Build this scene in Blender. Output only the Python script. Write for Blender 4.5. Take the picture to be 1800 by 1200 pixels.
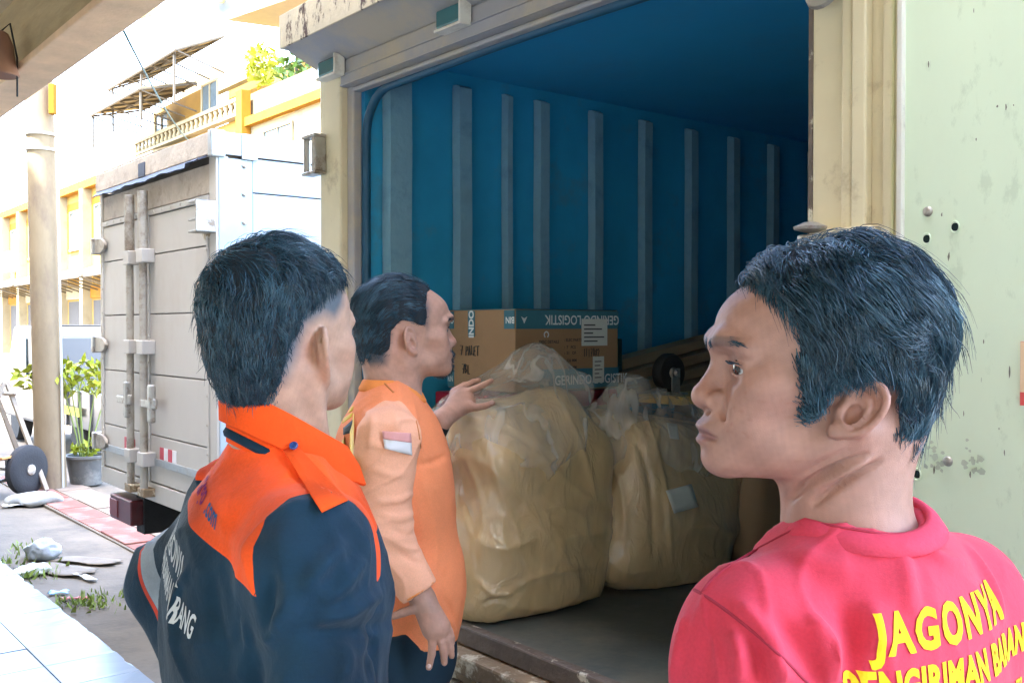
import bpy, bmesh, math, random
import numpy as np
from mathutils import Vector, Matrix
from mathutils.bvhtree import BVHTree
for _o in list(bpy.data.objects): bpy.data.objects.remove(_o)
SC = bpy.context.scene
COL = SC.collection
RNG = np.random.default_rng(7)
random.seed(7)
# ---------------------------------------------------------------- camera
CAMZ = 1.6
PIT = math.atan(25/1750)
FPX = 1750.0
cam_d = bpy.data.cameras.new('camera'); cam_d.lens = 35; cam_d.sensor_width = 36; cam_d.clip_start = .05; cam_d.clip_end = 2000
cam = bpy.data.objects.new('camera', cam_d); COL.objects.link(cam)
cam.location = (0, 0, CAMZ); cam.rotation_euler = (math.pi/2 - PIT, 0, 0)
SC.camera = cam
# ---------------------------------------------------------------- sky and sun
SUN_EL, SUN_AZ = math.radians(66), math.radians(226)      # azimuth clockwise from +Y
world = bpy.data.worlds.new('World'); SC.world = world; world.use_nodes = True
_nt = world.node_tree; _bg = _nt.nodes['Background']
_sky = _nt.nodes.new('ShaderNodeTexSky'); _sky.sky_type = 'NISHITA'; _sky.sun_disc = False
_sky.sun_elevation = SUN_EL; _sky.sun_rotation = SUN_AZ; _sky.air_density = 1.0; _sky.dust_density = 2.5; _sky.ozone_density = 1.0
_nt.links.new(_sky.outputs[0], _bg.inputs[0]); _bg.inputs[1].default_value = .15
sun_d = bpy.data.lights.new('sun', 'SUN'); sun_d.energy = 2.4; sun_d.angle = math.radians(.5); sun_d.color = (1, .95, .86)
sun = bpy.data.objects.new('sun', sun_d); COL.objects.link(sun)
_sd = Vector((math.sin(SUN_AZ)*math.cos(SUN_EL), math.cos(SUN_AZ)*math.cos(SUN_EL), math.sin(SUN_EL)))
sun.rotation_euler = (-_sd).to_track_quat('-Z', 'Y').to_euler(); sun.location = (0, 0, 30)
SC.view_settings.view_transform = 'Standard'; SC.view_settings.look = 'None'; SC.view_settings.gamma = 1
SC.view_settings.use_curve_mapping = False
SC.view_settings.exposure = 4.8
SC.render.engine = 'CYCLES'
SC.cycles.use_denoising = True
try: SC.cycles.denoiser = 'OPENIMAGEDENOISE'
except Exception: pass
SC.cycles.max_bounces = 10; SC.cycles.diffuse_bounces = 6; SC.cycles.transparent_max_bounces = 12
SC.cycles.sample_clamp_indirect = 6
# ---------------------------------------------------------------- pixel helpers (design coordinates of a 1800x1200 picture)
_R = np.array([1, 0, 0.]); _U = np.array([0, math.sin(PIT), math.cos(PIT)]); _W = np.array([0, math.cos(PIT), -math.sin(PIT)])
_C = np.array([0, 0, CAMZ])
def ray(px, py): return (px-900)/FPX*_R + (600-py)/FPX*_U + _W
def at(px, py, d): return _C + d*ray(px, py)
def on(px, py, z):
    r = ray(px, py); return _C + r*((z-CAMZ)/r[2])
ALPHA = math.radians(-51)                                   # the street grid: u along the kerb, v away from the shop
GU = np.array([math.cos(ALPHA), math.sin(ALPHA), 0]); GV = np.array([-math.sin(ALPHA), math.cos(ALPHA), 0])
# ---------------------------------------------------------------- materials
def srgb(r, g, b):
    f = lambda c: (c/255/12.92) if c/255 <= .04045 else ((c/255+.055)/1.055)**2.4
    return (f(r), f(g), f(b))
_mats = {}
def mat(name, col, rough=.6, metal=0, var=.12, scale=6, bump=.0, bscale=60, dirt=None, damt=.5, dscale=3, dlo=.5, dhi=.65,
        sss=0, sheen=0, alpha=1, trans=0, coat=0, attr=None, aniso=(1, 1, 1), spec=.5, emit=0, ior=1.45):
    if name in _mats: return _mats[name]
    m = bpy.data.materials.new(name); m.use_nodes = True; nt = m.node_tree; N = nt.nodes; L = nt.links
    b = N['Principled BSDF']; b.inputs['Roughness'].default_value = rough; b.inputs['Metallic'].default_value = metal
    b.inputs['Specular IOR Level'].default_value = spec; b.inputs['IOR'].default_value = ior
    tc = N.new('ShaderNodeTexCoord'); mp = N.new('ShaderNodeMapping'); mp.inputs['Scale'].default_value = aniso
    L.new(tc.outputs['Object'], mp.inputs[0])
    n1 = N.new('ShaderNodeTexNoise'); n1.inputs['Scale'].default_value = scale; n1.inputs['Detail'].default_value = 6; n1.inputs['Roughness'].default_value = .6
    L.new(mp.outputs[0], n1.inputs['Vector'])
    mr = N.new('ShaderNodeMapRange'); mr.inputs['From Min'].default_value = .25; mr.inputs['From Max'].default_value = .75
    mr.inputs['To Min'].default_value = 1-var; mr.inputs['To Max'].default_value = 1+var*.7
    L.new(n1.outputs['Fac'], mr.inputs['Value'])
    mul = N.new('ShaderNodeMix'); mul.data_type = 'RGBA'; mul.blend_type = 'MULTIPLY'; mul.inputs[0].default_value = 1
    if attr:
        at_ = N.new('ShaderNodeAttribute'); at_.attribute_name = attr; L.new(at_.outputs['Color'], mul.inputs[6])
    else: mul.inputs[6].default_value = (*col, 1)
    L.new(mr.outputs[0], mul.inputs[7]); out = mul.outputs[2]
    if dirt:
        n2 = N.new('ShaderNodeTexNoise'); n2.inputs['Scale'].default_value = dscale; n2.inputs['Detail'].default_value = 8; n2.inputs['Roughness'].default_value = .7
        L.new(mp.outputs[0], n2.inputs['Vector'])
        m2 = N.new('ShaderNodeMapRange'); m2.inputs['From Min'].default_value = dlo; m2.inputs['From Max'].default_value = dhi; m2.inputs['To Max'].default_value = damt
        L.new(n2.outputs['Fac'], m2.inputs['Value'])
        mx = N.new('ShaderNodeMix'); mx.data_type = 'RGBA'; L.new(m2.outputs[0], mx.inputs[0]); L.new(out, mx.inputs[6]); mx.inputs[7].default_value = (*dirt, 1)
        out = mx.outputs[2]
    L.new(out, b.inputs['Base Color'])
    if bump:
        n3 = N.new('ShaderNodeTexNoise'); n3.inputs['Scale'].default_value = bscale; n3.inputs['Detail'].default_value = 4
        L.new(mp.outputs[0], n3.inputs['Vector'])
        bp = N.new('ShaderNodeBump'); bp.inputs['Strength'].default_value = bump; bp.inputs['Distance'].default_value = .01
        L.new(n3.outputs['Fac'], bp.inputs['Height']); L.new(bp.outputs[0], b.inputs['Normal'])
    if sss:
        b.inputs['Subsurface Weight'].default_value = sss; b.inputs['Subsurface Radius'].default_value = (1, .35, .2); b.inputs['Subsurface Scale'].default_value = .006
    if sheen: b.inputs['Sheen Weight'].default_value = sheen; b.inputs['Sheen Roughness'].default_value = .6
    if coat: b.inputs['Coat Weight'].default_value = coat; b.inputs['Coat Roughness'].default_value = .15
    if alpha < 1: b.inputs['Alpha'].default_value = alpha
    if trans: b.inputs['Transmission Weight'].default_value = trans
    if emit: b.inputs['Emission Color'].default_value = (*col, 1); b.inputs['Emission Strength'].default_value = emit
    _mats[name] = m; return m
# ---------------------------------------------------------------- mesh helpers
def tag(o, label=None, cat=None, group=None, kind=None):
    for k, v in (('label', label), ('category', cat), ('group', group), ('kind', kind)):
        if v: o[k] = v
    return o
def empty(name, loc=(0, 0, 0), rz=0, **k):
    o = bpy.data.objects.new(name, None); COL.objects.link(o); o.location = loc; o.rotation_euler = (0, 0, rz); o.empty_display_size = .1
    return tag(o, **k)
def link(name, me, m=None, parent=None, loc=None, rot=None, **k):
    o = bpy.data.objects.new(name, me); COL.objects.link(o)
    if m is not None and not me.materials: me.materials.append(m)
    if parent is not None: o.parent = parent
    if loc is not None: o.location = loc
    if rot is not None: o.rotation_euler = rot
    return tag(o, **k)
class MB:
    def __init__(s): s.v = []; s.f = []
    def add(s, vs, fs):
        n = len(s.v); s.v += [tuple(map(float, p)) for p in vs]; s.f += [tuple(i+n for i in f) for f in fs]; return s
    def box(s, x0, x1, y0, y1, z0, z1, M=None):
        vs = [(x, y, z) for x in (x0, x1) for y in (y0, y1) for z in (z0, z1)]
        if M is not None: vs = [tuple(M @ Vector(p)) for p in vs]
        return s.add(vs, [(0, 1, 3, 2), (4, 6, 7, 5), (0, 4, 5, 1), (2, 3, 7, 6), (0, 2, 6, 4), (1, 5, 7, 3)])
    def tube(s, pts, r, n=10, caps=True):
        P = [np.array(p, float) for p in pts]; rs = r if hasattr(r, '__len__') else [r]*len(P)
        rings = []; ref = None
        for i, p in enumerate(P):
            t = P[min(i+1, len(P)-1)] - P[max(i-1, 0)]; t = t/(np.linalg.norm(t)+1e-12)
            if ref is None: ref = np.array([0, 0, 1.]) if abs(t[2]) < .9 else np.array([1., 0, 0])
            a = np.cross(t, ref); a /= np.linalg.norm(a)+1e-12; b_ = np.cross(a, t); ref = b_
            rings.append([p + rs[i]*(math.cos(2*math.pi*k/n)*a + math.sin(2*math.pi*k/n)*b_) for k in range(n)])
        vs = [q for g in rings for q in g]; fs = []
        for i in range(len(P)-1):
            for k in range(n): fs.append((i*n+k, i*n+(k+1) % n, (i+1)*n+(k+1) % n, (i+1)*n+k))
        if caps: fs += [tuple(range(n))[::-1], tuple((len(P)-1)*n+k for k in range(n))]
        return s.add(vs, fs)
    def lathe(s, prof, n=24, M=None, caps=True):
        vs = [(r*math.cos(2*math.pi*k/n), r*math.sin(2*math.pi*k/n), z) for r, z in prof for k in range(n)]
        if M is not None: vs = [tuple(M @ Vector(p)) for p in vs]
        fs = [(i*n+k, i*n+(k+1) % n, (i+1)*n+(k+1) % n, (i+1)*n+k) for i in range(len(prof)-1) for k in range(n)]
        if caps: fs += [tuple(range(n))[::-1], tuple((len(prof)-1)*n+k for k in range(n))]
        return s.add(vs, fs)
    def prism(s, poly, h, M=None):                     # poly in xy extruded along z
        n = len(poly); vs = [(x, y, 0) for x, y in poly]+[(x, y, h) for x, y in poly]
        if M is not None: vs = [tuple(M @ Vector(p)) for p in vs]
        return s.add(vs, [tuple(range(n))[::-1], tuple(range(n, 2*n))]+[(i, (i+1) % n, n+(i+1) % n, n+i) for i in range(n)])
    def mesh(s, name, smooth=False, fix=True):
        me = bpy.data.meshes.new(name); me.from_pydata(s.v, [], s.f)
        if fix:
            bm = bmesh.new(); bm.from_mesh(me); bmesh.ops.recalc_face_normals(bm, faces=bm.faces); bm.to_mesh(me); bm.free()
        if smooth:
            me.shade_smooth()
            if smooth is not True: me.set_sharp_from_angle(angle=math.radians(smooth))
        return me
    def build(s, name, m=None, parent=None, bevel=0, smooth=False, loc=None, rot=None, **k):
        me = s.mesh(name, smooth); o = link(name, me, m, parent, loc, rot, **k)
        if bevel:
            b = o.modifiers.new('bevel', 'BEVEL'); b.width = bevel; b.segments = 2; b.limit_method = 'ANGLE'; b.angle_limit = math.radians(40)
        return o
def box(name, m, parent, x0, x1, y0, y1, z0, z1, bevel=.003, **k): return MB().box(x0, x1, y0, y1, z0, z1).build(name, m, parent, bevel, **k)
def wob(o, amp, sc=3.0, seed=0):                        # uneven surfaces: move vertices by smooth noise
    from mathutils import noise
    for v in o.data.vertices:
        v.co += Vector(noise.noise_vector(v.co*sc + Vector((seed, 0, 0))))*amp
    return o
def copy_tree(o, parent=None):
    c = o.copy(); COL.objects.link(c); c.parent = parent
    for ch in [x for x in bpy.data.objects if x.parent == o]: copy_tree(ch, c)
    return c
def text_geo(s, size=.1, bold=0, res=3, align='LEFT', shear=0, space=1.0):
    cu = bpy.data.curves.new('tmp', 'FONT'); cu.body = s; cu.size = size; cu.offset = bold; cu.resolution_u = res; cu.align_x = align; cu.shear = shear; cu.space_character = space
    o = bpy.data.objects.new('tmp', cu); COL.objects.link(o); dg = bpy.context.evaluated_depsgraph_get(); dg.update()
    me = o.evaluated_get(dg).to_mesh(); vs = [tuple(v.co) for v in me.vertices]; fs = [tuple(p.vertices) for p in me.polygons]
    o.to_mesh_clear(); bpy.data.objects.remove(o); bpy.data.curves.remove(cu)
    return vs, fs
def flat_text(name, s, size, M, m, parent, bold=0, align='CENTER', shear=0, space=1.0, sx=1.0):
    vs, fs = text_geo(s, size, bold, 3, align, shear, space)
    vs = [tuple(M @ Vector((x*sx, y, 0))) for x, y, z in vs]
    b = MB().add(vs, fs); me = b.mesh(name, fix=False); return link(name, me, m, parent)
# ================================================================ ground, pavement, shop
O1 = Vector((-.1083, 2.697, 0))                            # rear sill line of the near truck
O2 = Vector((-1.383, 4.700, 0))                            # rear corner of the white truck
def g2w(u, v, z=0, O=O1): return Vector((O.x + u*GU[0] + v*GV[0], O.y + u*GU[1] + v*GV[1], O.z + z))
M_road = mat('road_concrete', (.135, .11, .08), .9, var=.25, scale=3, bump=.35, bscale=35, dirt=(.06, .053, .042), damt=.85, dscale=1.6, dlo=.5, dhi=.7)
M_tile = mat('floor_tile', (.185, .21, .23), .28, var=.05, scale=4, bump=.03, bscale=12, dirt=(.16, .19, .20), damt=.5, dscale=5, dlo=.58, dhi=.75)
M_grout = mat('tile_grout', (.10, .11, .11), .9, bump=.3)
M_brick = mat('red_paver', (.20, .07, .05), .9, var=.3, scale=5, bump=.4, bscale=40, dirt=(.22, .18, .15), damt=.6, dscale=4)
M_slab = mat('beige_paver', (.18, .135, .10), .9, var=.25, scale=5, bump=.4, bscale=40, dirt=(.15, .13, .11), damt=.6, dscale=4)
M_plaster = mat('shop_plaster', (.62, .56, .46), .85, var=.12, scale=2, bump=.1, dirt=(.35, .30, .24), damt=.5, dscale=1.5, dlo=.5, dhi=.7)
M_beam = mat('canopy_beam', (.42, .33, .19), .8, var=.3, scale=4, bump=.3, bscale=25, dirt=(.25, .19, .10), damt=.6, dscale=3, aniso=(.4, 1, 2))
M_soffit = mat('canopy_soffit', (.55, .42, .26), .8, var=.25, scale=2, bump=.15, bscale=20, dirt=(.30, .22, .13), damt=.6, dscale=2)
M_edge = mat('canopy_edge', (.72, .50, .32), .7, var=.2, scale=6, bump=.2)

g = bpy.data.meshes.new('road'); 
b = MB(); n_ = 60
xs_ = np.concatenate([np.linspace(-400, -16, 8), np.linspace(-14, 8, 67), np.linspace(12, 400, 8)]); ys_ = np.concatenate([np.linspace(-60, -2, 6), np.linspace(0, 22, 67), np.linspace(26, 600, 10)])
from mathutils import noise as mnoise
vs = [(x, y, (mnoise.noise(Vector((x*.6, y*.6, 0)))*.012 + mnoise.noise(Vector((x*2.4, y*2.4, 5)))*.004 - .012) if (-14 <= x <= 8 and 0 <= y <= 22) else -.012) for y in ys_ for x in xs_]
nx = len(xs_)
b.add(vs, [(j*nx+i, j*nx+i+1, (j+1)*nx+i+1, (j+1)*nx+i) for j in range(len(ys_)-1) for i in range(nx-1)])
b.build('road', M_road, smooth=True, kind='structure')

pav = MB().box(-16, 9, -2.9, -.215, -.05, .142).build('pavement', M_grout, None, .004, loc=O1, rot=(0, 0, ALPHA), kind='structure')
tl = {}
for j in range(6):
    for i in range(17):
        u0 = -5.4+i*.302; v0 = -.20-(j+1)*.302
        key = (i*7+j*3) % 4 if j else 'e%d' % i
        if key not in tl:
            bm = bmesh.new(); bmesh.ops.create_cube(bm, size=1)
            for v in bm.verts: v.co = Vector((v.co.x*.2985, v.co.y*.2985, v.co.z*.012))
            if j == 0:                                      # chipped kerb edge
                bmesh.ops.subdivide_edges(bm, edges=[e for e in bm.edges if all(v.co.y > .1 for v in e.verts) and abs(e.verts[0].co.x-e.verts[1].co.x) > .1], cuts=5)
                for v in bm.verts:
                    if v.co.y > .1 and abs(v.co.x) < .14 and v.co.z > 0: v.co.y -= max(0, RNG.normal(0, .008)); v.co.z -= abs(RNG.normal(0, .002))
            bmesh.ops.bevel(bm, geom=[e for e in bm.edges if all(v.co.z > 0 for v in e.verts)], offset=.002, segments=1, affect='EDGES')
            me = bpy.data.meshes.new('tile'); bm.to_mesh(me); bm.free(); tl[key] = me
        t = link('tile', tl[key], M_tile, pav, (u0+.151, v0+.151, .148+RNG.normal(0, .0007)), (RNG.normal(0, .002), RNG.normal(0, .002), 0))
# paver strips let into the road
strip = MB().box(-9.5, -3.6, .74, 1.36, -.04, .004).build('paver_strip', M_road, None, loc=O1, rot=(0, 0, ALPHA), kind='structure')
for r_, (v0, v1, mm) in enumerate([(.76, 1.02, M_brick), (1.035, 1.33, M_slab)]):
    pm_ = [MB().box(-.295, .295, -(v1-v0)/2, (v1-v0)/2, -.02, .014).mesh('paver') for _ in range(1)]
    for i in range(10):
        o = link('paver', pm_[0], mm, strip, (-9.2+i*.606 + r_*.2, (v0+v1)/2, RNG.normal(0, .003)), (RNG.normal(0, .006), RNG.normal(0, .004), 0))
        if not o.modifiers:
            bv = o.modifiers.new('bevel', 'BEVEL'); bv.width = .006; bv.segments = 2

# the shop behind and above: canopy beam, soffit, and an unseen tall wall added to shade the kerb
shop = empty('shop_building', O1, ALPHA, label='shop building with tan canopy beam and soffit over the tiled pavement', cat='building')
M_shadewall = mat('shade_bounce_wall', (.82, .76, .64), .8, var=.06, scale=2, bump=.05)
MB().box(-16, 16, -2.9, -2.6, .145, 11.0).build('wall', M_shadewall, shop)  # added out of view: casts the shade and bounces pale light back
MB().box(-16, 16, -2.6, -.50, 3.10, 3.20).build('soffit', M_soffit, shop)
MB().box(-16, 16, -.50, -.36, 2.772, 3.25).build('beam', M_beam, shop, .008)
MB().box(-16, 16, -.53, -.355, 2.735, 2.770).build('edge_strip', M_edge, shop, .006)
for i in range(9):
    u0 = -14+i*3.2
    MB().box(u0, u0+1.4, -2.6, -2.57, 4.6, 6.2).build('window', mat('shop_window', (.10, .13, .15), .15), shop)

# ================================================================ near truck with the open cargo box
M_cream = mat('cream_paint', (.68, .60, .40), .5, var=.10, scale=5, bump=.06, bscale=25, dirt=(.33, .25, .14), damt=.75, dscale=7, dlo=.56, dhi=.70)
M_header = mat('header_paint', (.33, .325, .34), .5, var=.12, scale=4, bump=.06, bscale=25, dirt=(.46, .39, .28), damt=.8, dscale=3, dlo=.45, dhi=.62)
M_rustpaint = mat('rusty_paint', (.66, .58, .44), .7, var=.15, scale=8, bump=.4, bscale=60, dirt=(.09, .055, .05), damt=1, dscale=17, dlo=.53, dhi=.58, aniso=(1, 1, .45))
M_blue = mat('shade_blue_lining', (.028, .33, .56), .55, var=.20, scale=2.2, bump=.20, bscale=14, dirt=(.07, .27, .40), damt=.7, dscale=4.5, dlo=.56, dhi=.66, spec=.35)  # blue cast of the lifted shadows put into the lining colour
M_bluec = mat('shade_blue_ceiling', (.035, .36, .66), .6, var=.16, scale=1.5, bump=.12, bscale=9, dirt=(.05, .28, .52), damt=.6, dscale=1.5, spec=.35)  # same blue shadow cast put into the ceiling colour
M_rib = mat('rib_paint', (.19, .37, .47), .55, var=.15, scale=9, bump=.2, bscale=50, dirt=(.12, .26, .36), damt=.8, dscale=9, dlo=.50, dhi=.68)
M_gasket = mat('rubber_gasket', (.010, .075, .14), .5, var=.15, scale=12)
M_deck = mat('steel_deck', (.065, .085, .085), .5, var=.3, scale=3, bump=.25, bscale=18, dirt=(.17, .165, .13), damt=.8, dscale=3.5, dlo=.45, dhi=.7)
M_sill = mat('rusted_sill', (.14, .11, .09), .6, var=.3, scale=10, bump=.5, bscale=50, dirt=(.62, .58, .46), damt=.95, dscale=11, dlo=.57, dhi=.62)
M_rust = mat('rusted_rail', (.26, .18, .10), .7, var=.4, scale=6, bump=.5, bscale=45, dirt=(.60, .54, .40), damt=.9, dscale=10, dlo=.50, dhi=.58)
M_skirt = mat('dirty_white_paint', (.68, .67, .60), .6, var=.12, scale=4, bump=.1, dirt=(.20, .17, .12), damt=.6, dscale=5, dlo=.55, dhi=.7)
M_steel = mat('worn_steel', (.42, .40, .36), .42, .7, var=.25, scale=12, bump=.2, bscale=60, dirt=(.16, .10, .06), damt=.8, dscale=14, dlo=.52, dhi=.64)
M_door = mat('pale_green_door', (.70, .83, .64), .5, var=.07, scale=3, bump=.08, bscale=16, dirt=(.52, .64, .48), damt=.55, dscale=22, dlo=.58, dhi=.66, aniso=(1, 1, .5))
M_doorwear = mat('worn_patch', (.52, .60, .48), .7, var=.3, scale=20)
M_lampglass = mat('teal_lens', (.01, .13, .16), .15, var=.05, coat=.5)
M_black = mat('black_rubber', (.018, .020, .022), .75, var=.3, scale=20, bump=.2)
M_darkhole = mat('dark_hole', (.005, .02, .02), .9)

truck = empty('cargo_truck', O1, ALPHA, label='cream cargo truck with open rear box, blue tinted interior and rusted visor', cat='truck')
UL, UR, ZF, ZC, BL = -.62, 1.10, .80, 2.47, 4.2
def wavy(name, m, parent, p0, eu, ev, nu, nv, amp, seed, th):    # sheet with gentle dents and a real thickness
    p0, eu, ev = map(np.array, (p0, eu, ev)); nrm = np.cross(eu, ev); nrm = nrm/np.linalg.norm(nrm)
    vs = []; 
    for s_ in (0, 1):
        for j in range(nv+1):
            for i in range(nu+1):
                p = p0+eu*i/nu+ev*j/nv
                edge = min(i, nu-i, j, nv-j) > 0
                d = mnoise.noise(Vector(p)*2.2+Vector((seed, 0, 0)))*amp if edge and s_ == 0 else 0
                vs.append(p+nrm*(d-(th if s_ else 0)))
    n1 = (nu+1)*(nv+1); fs = []
    idx = lambda s_, i, j: s_*n1+j*(nu+1)+i
    for j in range(nv):
        for i in range(nu):
            fs.append((idx(0, i, j), idx(0, i+1, j), idx(0, i+1, j+1), idx(0, i, j+1)))
    fs.append((idx(1, 0, 0), idx(1, 0, nv), idx(1, nu, nv), idx(1, nu, 0)))
    bnd = [(i, 0) for i in range(nu)]+[(nu, j) for j in range(nv)]+[(i, nv) for i in range(nu, 0, -1)]+[(0, j) for j in range(nv, 0, -1)]
    fs.append(tuple(idx(0, i, j) for i, j in bnd)[::-1][:0] or (idx(1, 0, 0), idx(1, nu, 0), *[idx(0, i, 0) for i in range(nu, -1, -1)]))
    fs.append((idx(1, nu, nv), idx(1, 0, nv), *[idx(0, i, nv) for i in range(0, nu+1)]))
    fs.append((idx(1, 0, nv), idx(1, 0, 0), *[idx(0, 0, j) for j in range(0, nv+1)]))
    fs.append((idx(1, nu, 0), idx(1, nu, nv), *[idx(0, nu, j) for j in range(nv, -1, -1)]))
    return MB().add(vs, fs).build(name, m, parent, smooth=35)
wavy('inner_wall', M_blue, truck, (UL, .035, ZF), (0, BL-.015, 0), (0, 0, ZC-ZF), 24, 12, .006, 1, .03)
wavy('inner_wall', M_blue, truck, (UR, BL, ZF), (0, .02-BL, 0), (0, 0, ZC-ZF), 24, 12, .006, 5, .03)
wavy('front_wall', M_blue, truck, (UL, BL, ZF), (UR-UL, 0, 0), (0, 0, ZC-ZF), 12, 12, .006, 9, .03)
wavy('ceiling', M_bluec, truck, (UL, .02, ZC), (0, BL-.02, 0), (UR-UL, 0, 0), 20, 12, .012, 14, .02)
MB().box(UL-.10, UR+.10, .0, BL+.06, ZC+.03, ZC+.07).build('roof', M_cream, truck, .01)
MB().box(UL-.16, UL-.034, .11, BL+.06, ZF-.1, ZC+.028).build('outer_wall', M_cream, truck, .006)
MB().box(UR+.034, UR+.12, .11, BL+.06, ZF-.1, ZC+.028).build('outer_wall', M_cream, truck, .006)
def rib(v0, w, side, top=2.425, d=.035, jog=True):
    u0 = UL+.008 if side < 0 else UR-.008
    b = MB(); prof = [(-w/2, 0), (-w/2*.82, d), (w/2*.82, d), (w/2, 0)]
    zz = np.append(np.linspace(ZF+.01, top-.012, 8), top); vs = []
    for k, z in enumerate(zz):
        for (a, h) in prof:
            hh = h*(1 if z < top-.01 else .35)
            vs.append((u0 + (hh if side < 0 else -hh), v0+a+.0015*math.sin(k*2.1+v0*9), z))
    fs = [(4*k+i, 4*k+i+1, 4*k+4+i+1, 4*k+4+i) for k in range(8) for i in range(3)]+[(0, 3, 2, 1), (32, 33, 34, 35)]+[(4*k+3, 4*k, 4*k+4, 4*k+7) for k in range(8)]
    b.add(vs, fs).build('rib', M_rib, truck, smooth=25)
for v0, w in [(.145, .10), (.405, .062), (.60, .026), (.762, .052), (1.034, .052), (1.307, .052), (1.585, .052), (1.86, .052), (2.14, .052), (2.45, .052), (2.8, .052), (3.2, .052)]: rib(v0, w, -1)
for v0 in (.4, .77, 1.04, 1.31, 1.6, 1.9, 2.3): rib(v0, .052, 1)
# deck, sill, rail, skirt
wavy('deck', M_deck, truck, (UL, -.02, ZF), (UR-UL, 0, 0), (0, BL, 0), 24, 30, .004, 21, .05)
MB().box(UL-.12, UR+.14, -.056, -.022, ZF-.045, ZF+.006).build('rear_sill', M_sill, truck, .006)
MB().box(UL-.12, UR+.14, -.105, -.03, ZF-.10, ZF-.048).build('rear_rail', M_rust, truck, .008)
sk = MB().box(UL-.12, UR+.14, -.085, -.03, .50, ZF-.20).box(UL-.12, UR+.14, -.06, -.032, ZF-.20, ZF-.102).build('rear_skirt', M_skirt, truck, .004)
for u0 in (.02, .27, .55, .83):
    MB().box(u0-.085, u0+.085, -.082, -.062, ZF-.195, ZF-.108).build('latch_plate', M_rust, sk, .004)
    MB().tube([(u0-.05, -.092, ZF-.15), (u0-.005, -.092, ZF-.15)], .018, 12).build('latch_pin', M_steel, sk, .003, smooth=40)
    MB().box(u0+.005, u0+.05, -.10, -.08, ZF-.175, ZF-.125).build('latch_block', M_sill, sk, .004)
# rear frame
fl = MB().box(-.80, -.665, -.03, .03, ZF-.098, 2.449).build('rear_post', M_cream, truck, .006)
MB().box(-.665, -.625, -.006, .028, ZF+.01, 2.40).build('door_rebate', M_header, fl, .006)
MB().box(-.815, -.80, -.01, .05, ZF-.098, 2.30).build('edge_strip', M_sill, fl, .002)
fr = MB().box(1.085, 1.262, -.03, .03, ZF-.098, 2.449).build('rear_post', M_cream, truck, .006)
MB().box(1.075, 1.085, -.028, .028, ZF+.01, 2.34).build('edge_strip', M_sill, fr, .002)
for u0, u1, dd in ((1.155, 1.176, .016), (1.180, 1.208, .024), (1.232, 1.25, .012)):
    MB().box(u0, u1, -.03-dd, -.03, ZF+.2 if u0 < 1.2 else ZF-.05, 2.449).build('post_strip', M_cream, fr, .004)
hd = MB().box(-.665, 1.085, -.03, .03, 2.366, 2.449).build('rear_header', M_header, truck, .006)
MB().box(-.665, 1.085, -.004, .028, 2.350, 2.365).build('header_rebate', M_header, hd, .005)
MB().box(-.655, 1.085, -.036, -.030, 2.366, 2.372).box(-.655, 1.085, -.037, -.03, 2.40, 2.404).build('header_moulding', M_header, hd)
MB().box(-.80, 1.262, -.029, .03, 2.4495, 2.56).build('header_cap', M_header, truck, .004)
vis = MB().add([(-.82, -.03, 2.449), (1.28, -.03, 2.449), (1.28, -.155, 2.505), (-.82, -.155, 2.505), (-.82, -.03, 2.60), (1.28, -.03, 2.60), (1.28, -.155, 2.60), (-.82, -.155, 2.60)],
               [(0, 1, 2, 3), (4, 7, 6, 5), (3, 2, 6, 7), (0, 3, 7, 4), (1, 5, 6, 2), (0, 4, 5, 1)]).build('visor', M_header, truck, .004)
MB().box(-.825, 1.285, -.162, -.156, 2.498, 2.606).build('visor_lip', M_rustpaint, vis, .002)
MB().box(-.831, -.8255, -.160, -.02, 2.50, 2.606).build('visor_side', M_rustpaint, vis, .002)
for u0 in (-.69, -.02, .6):
    lp = MB().box(u0-.055, u0+.055, -.068, -.036, 2.405, 2.455).build('marker_lamp', M_lampglass, truck, .006)
    MB().box(u0-.058, u0+.058, -.072, -.034, 2.396, 2.404).box(u0+.056, u0+.064, -.072, -.034, 2.396, 2.462).build('lamp_bracket', M_skirt, lp, .002)
# rubber gasket round the opening, with a rounded corner
gp = [(-.612, .035, ZF+.02)] + [(-.612, .035, z) for z in np.linspace(ZF+.2, 2.19, 8)]
for a in np.linspace(0, math.pi/2, 9): gp.append((-.612+.14*(1-math.cos(a)), .035, 2.205+.14*math.sin(a)))
gp += [(x, .035, 2.345+.006*math.sin((x+.4)*3)) for x in np.linspace(-.3, 1.07, 12)]
MB().tube(gp, .014, 10).build('gasket', M_gasket, truck, smooth=60)
# cast brackets on the posts
def bracket(u0, z0, s, parent, m=M_steel):
    b = MB()
    b.box(u0-.045*s, u0+.045*s, -.075, -.031, z0+.055, z0+.066).box(u0-.045*s, u0+.045*s, -.075, -.031, z0-.066, z0-.055)
    b.box(u0+.02*s, u0+.045*s, -.072, -.031, z0-.055, z0+.055).tube([(u0-.034*s, -.06, z0-.055), (u0-.034*s, -.06, z0+.055)], .011, 12)
    return b.build('hinge_bracket', m, parent, .003, smooth=40)
bracket(-.80, 2.165, 1, fl)
MB().box(1.10, 1.225, -.062, -.0301, 1.66, 1.775).build('hinge_plate', M_cream, fr, .005)
MB().tube([(1.11, -.075, 1.68), (1.11, -.075, 1.765)], .02, 14).build('hinge_pin', M_steel, fr, .003, smooth=40)
MB().lathe([(.010, 0), (.028, .005), (.030, .010), (.012, .018)], 18, Matrix.Translation((1.115, -.078, 1.769))).build('hinge_cap', M_steel, fr, smooth=30)
MB().lathe([(.02, 0), (.036, .008), (.034, .016), (.012, .025)], 18, Matrix.Translation((1.128, -.05, 2.195))@Matrix.Rotation(math.radians(70), 4, 'X')).build('hinge_cap', M_steel, fr, smooth=30)
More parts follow.
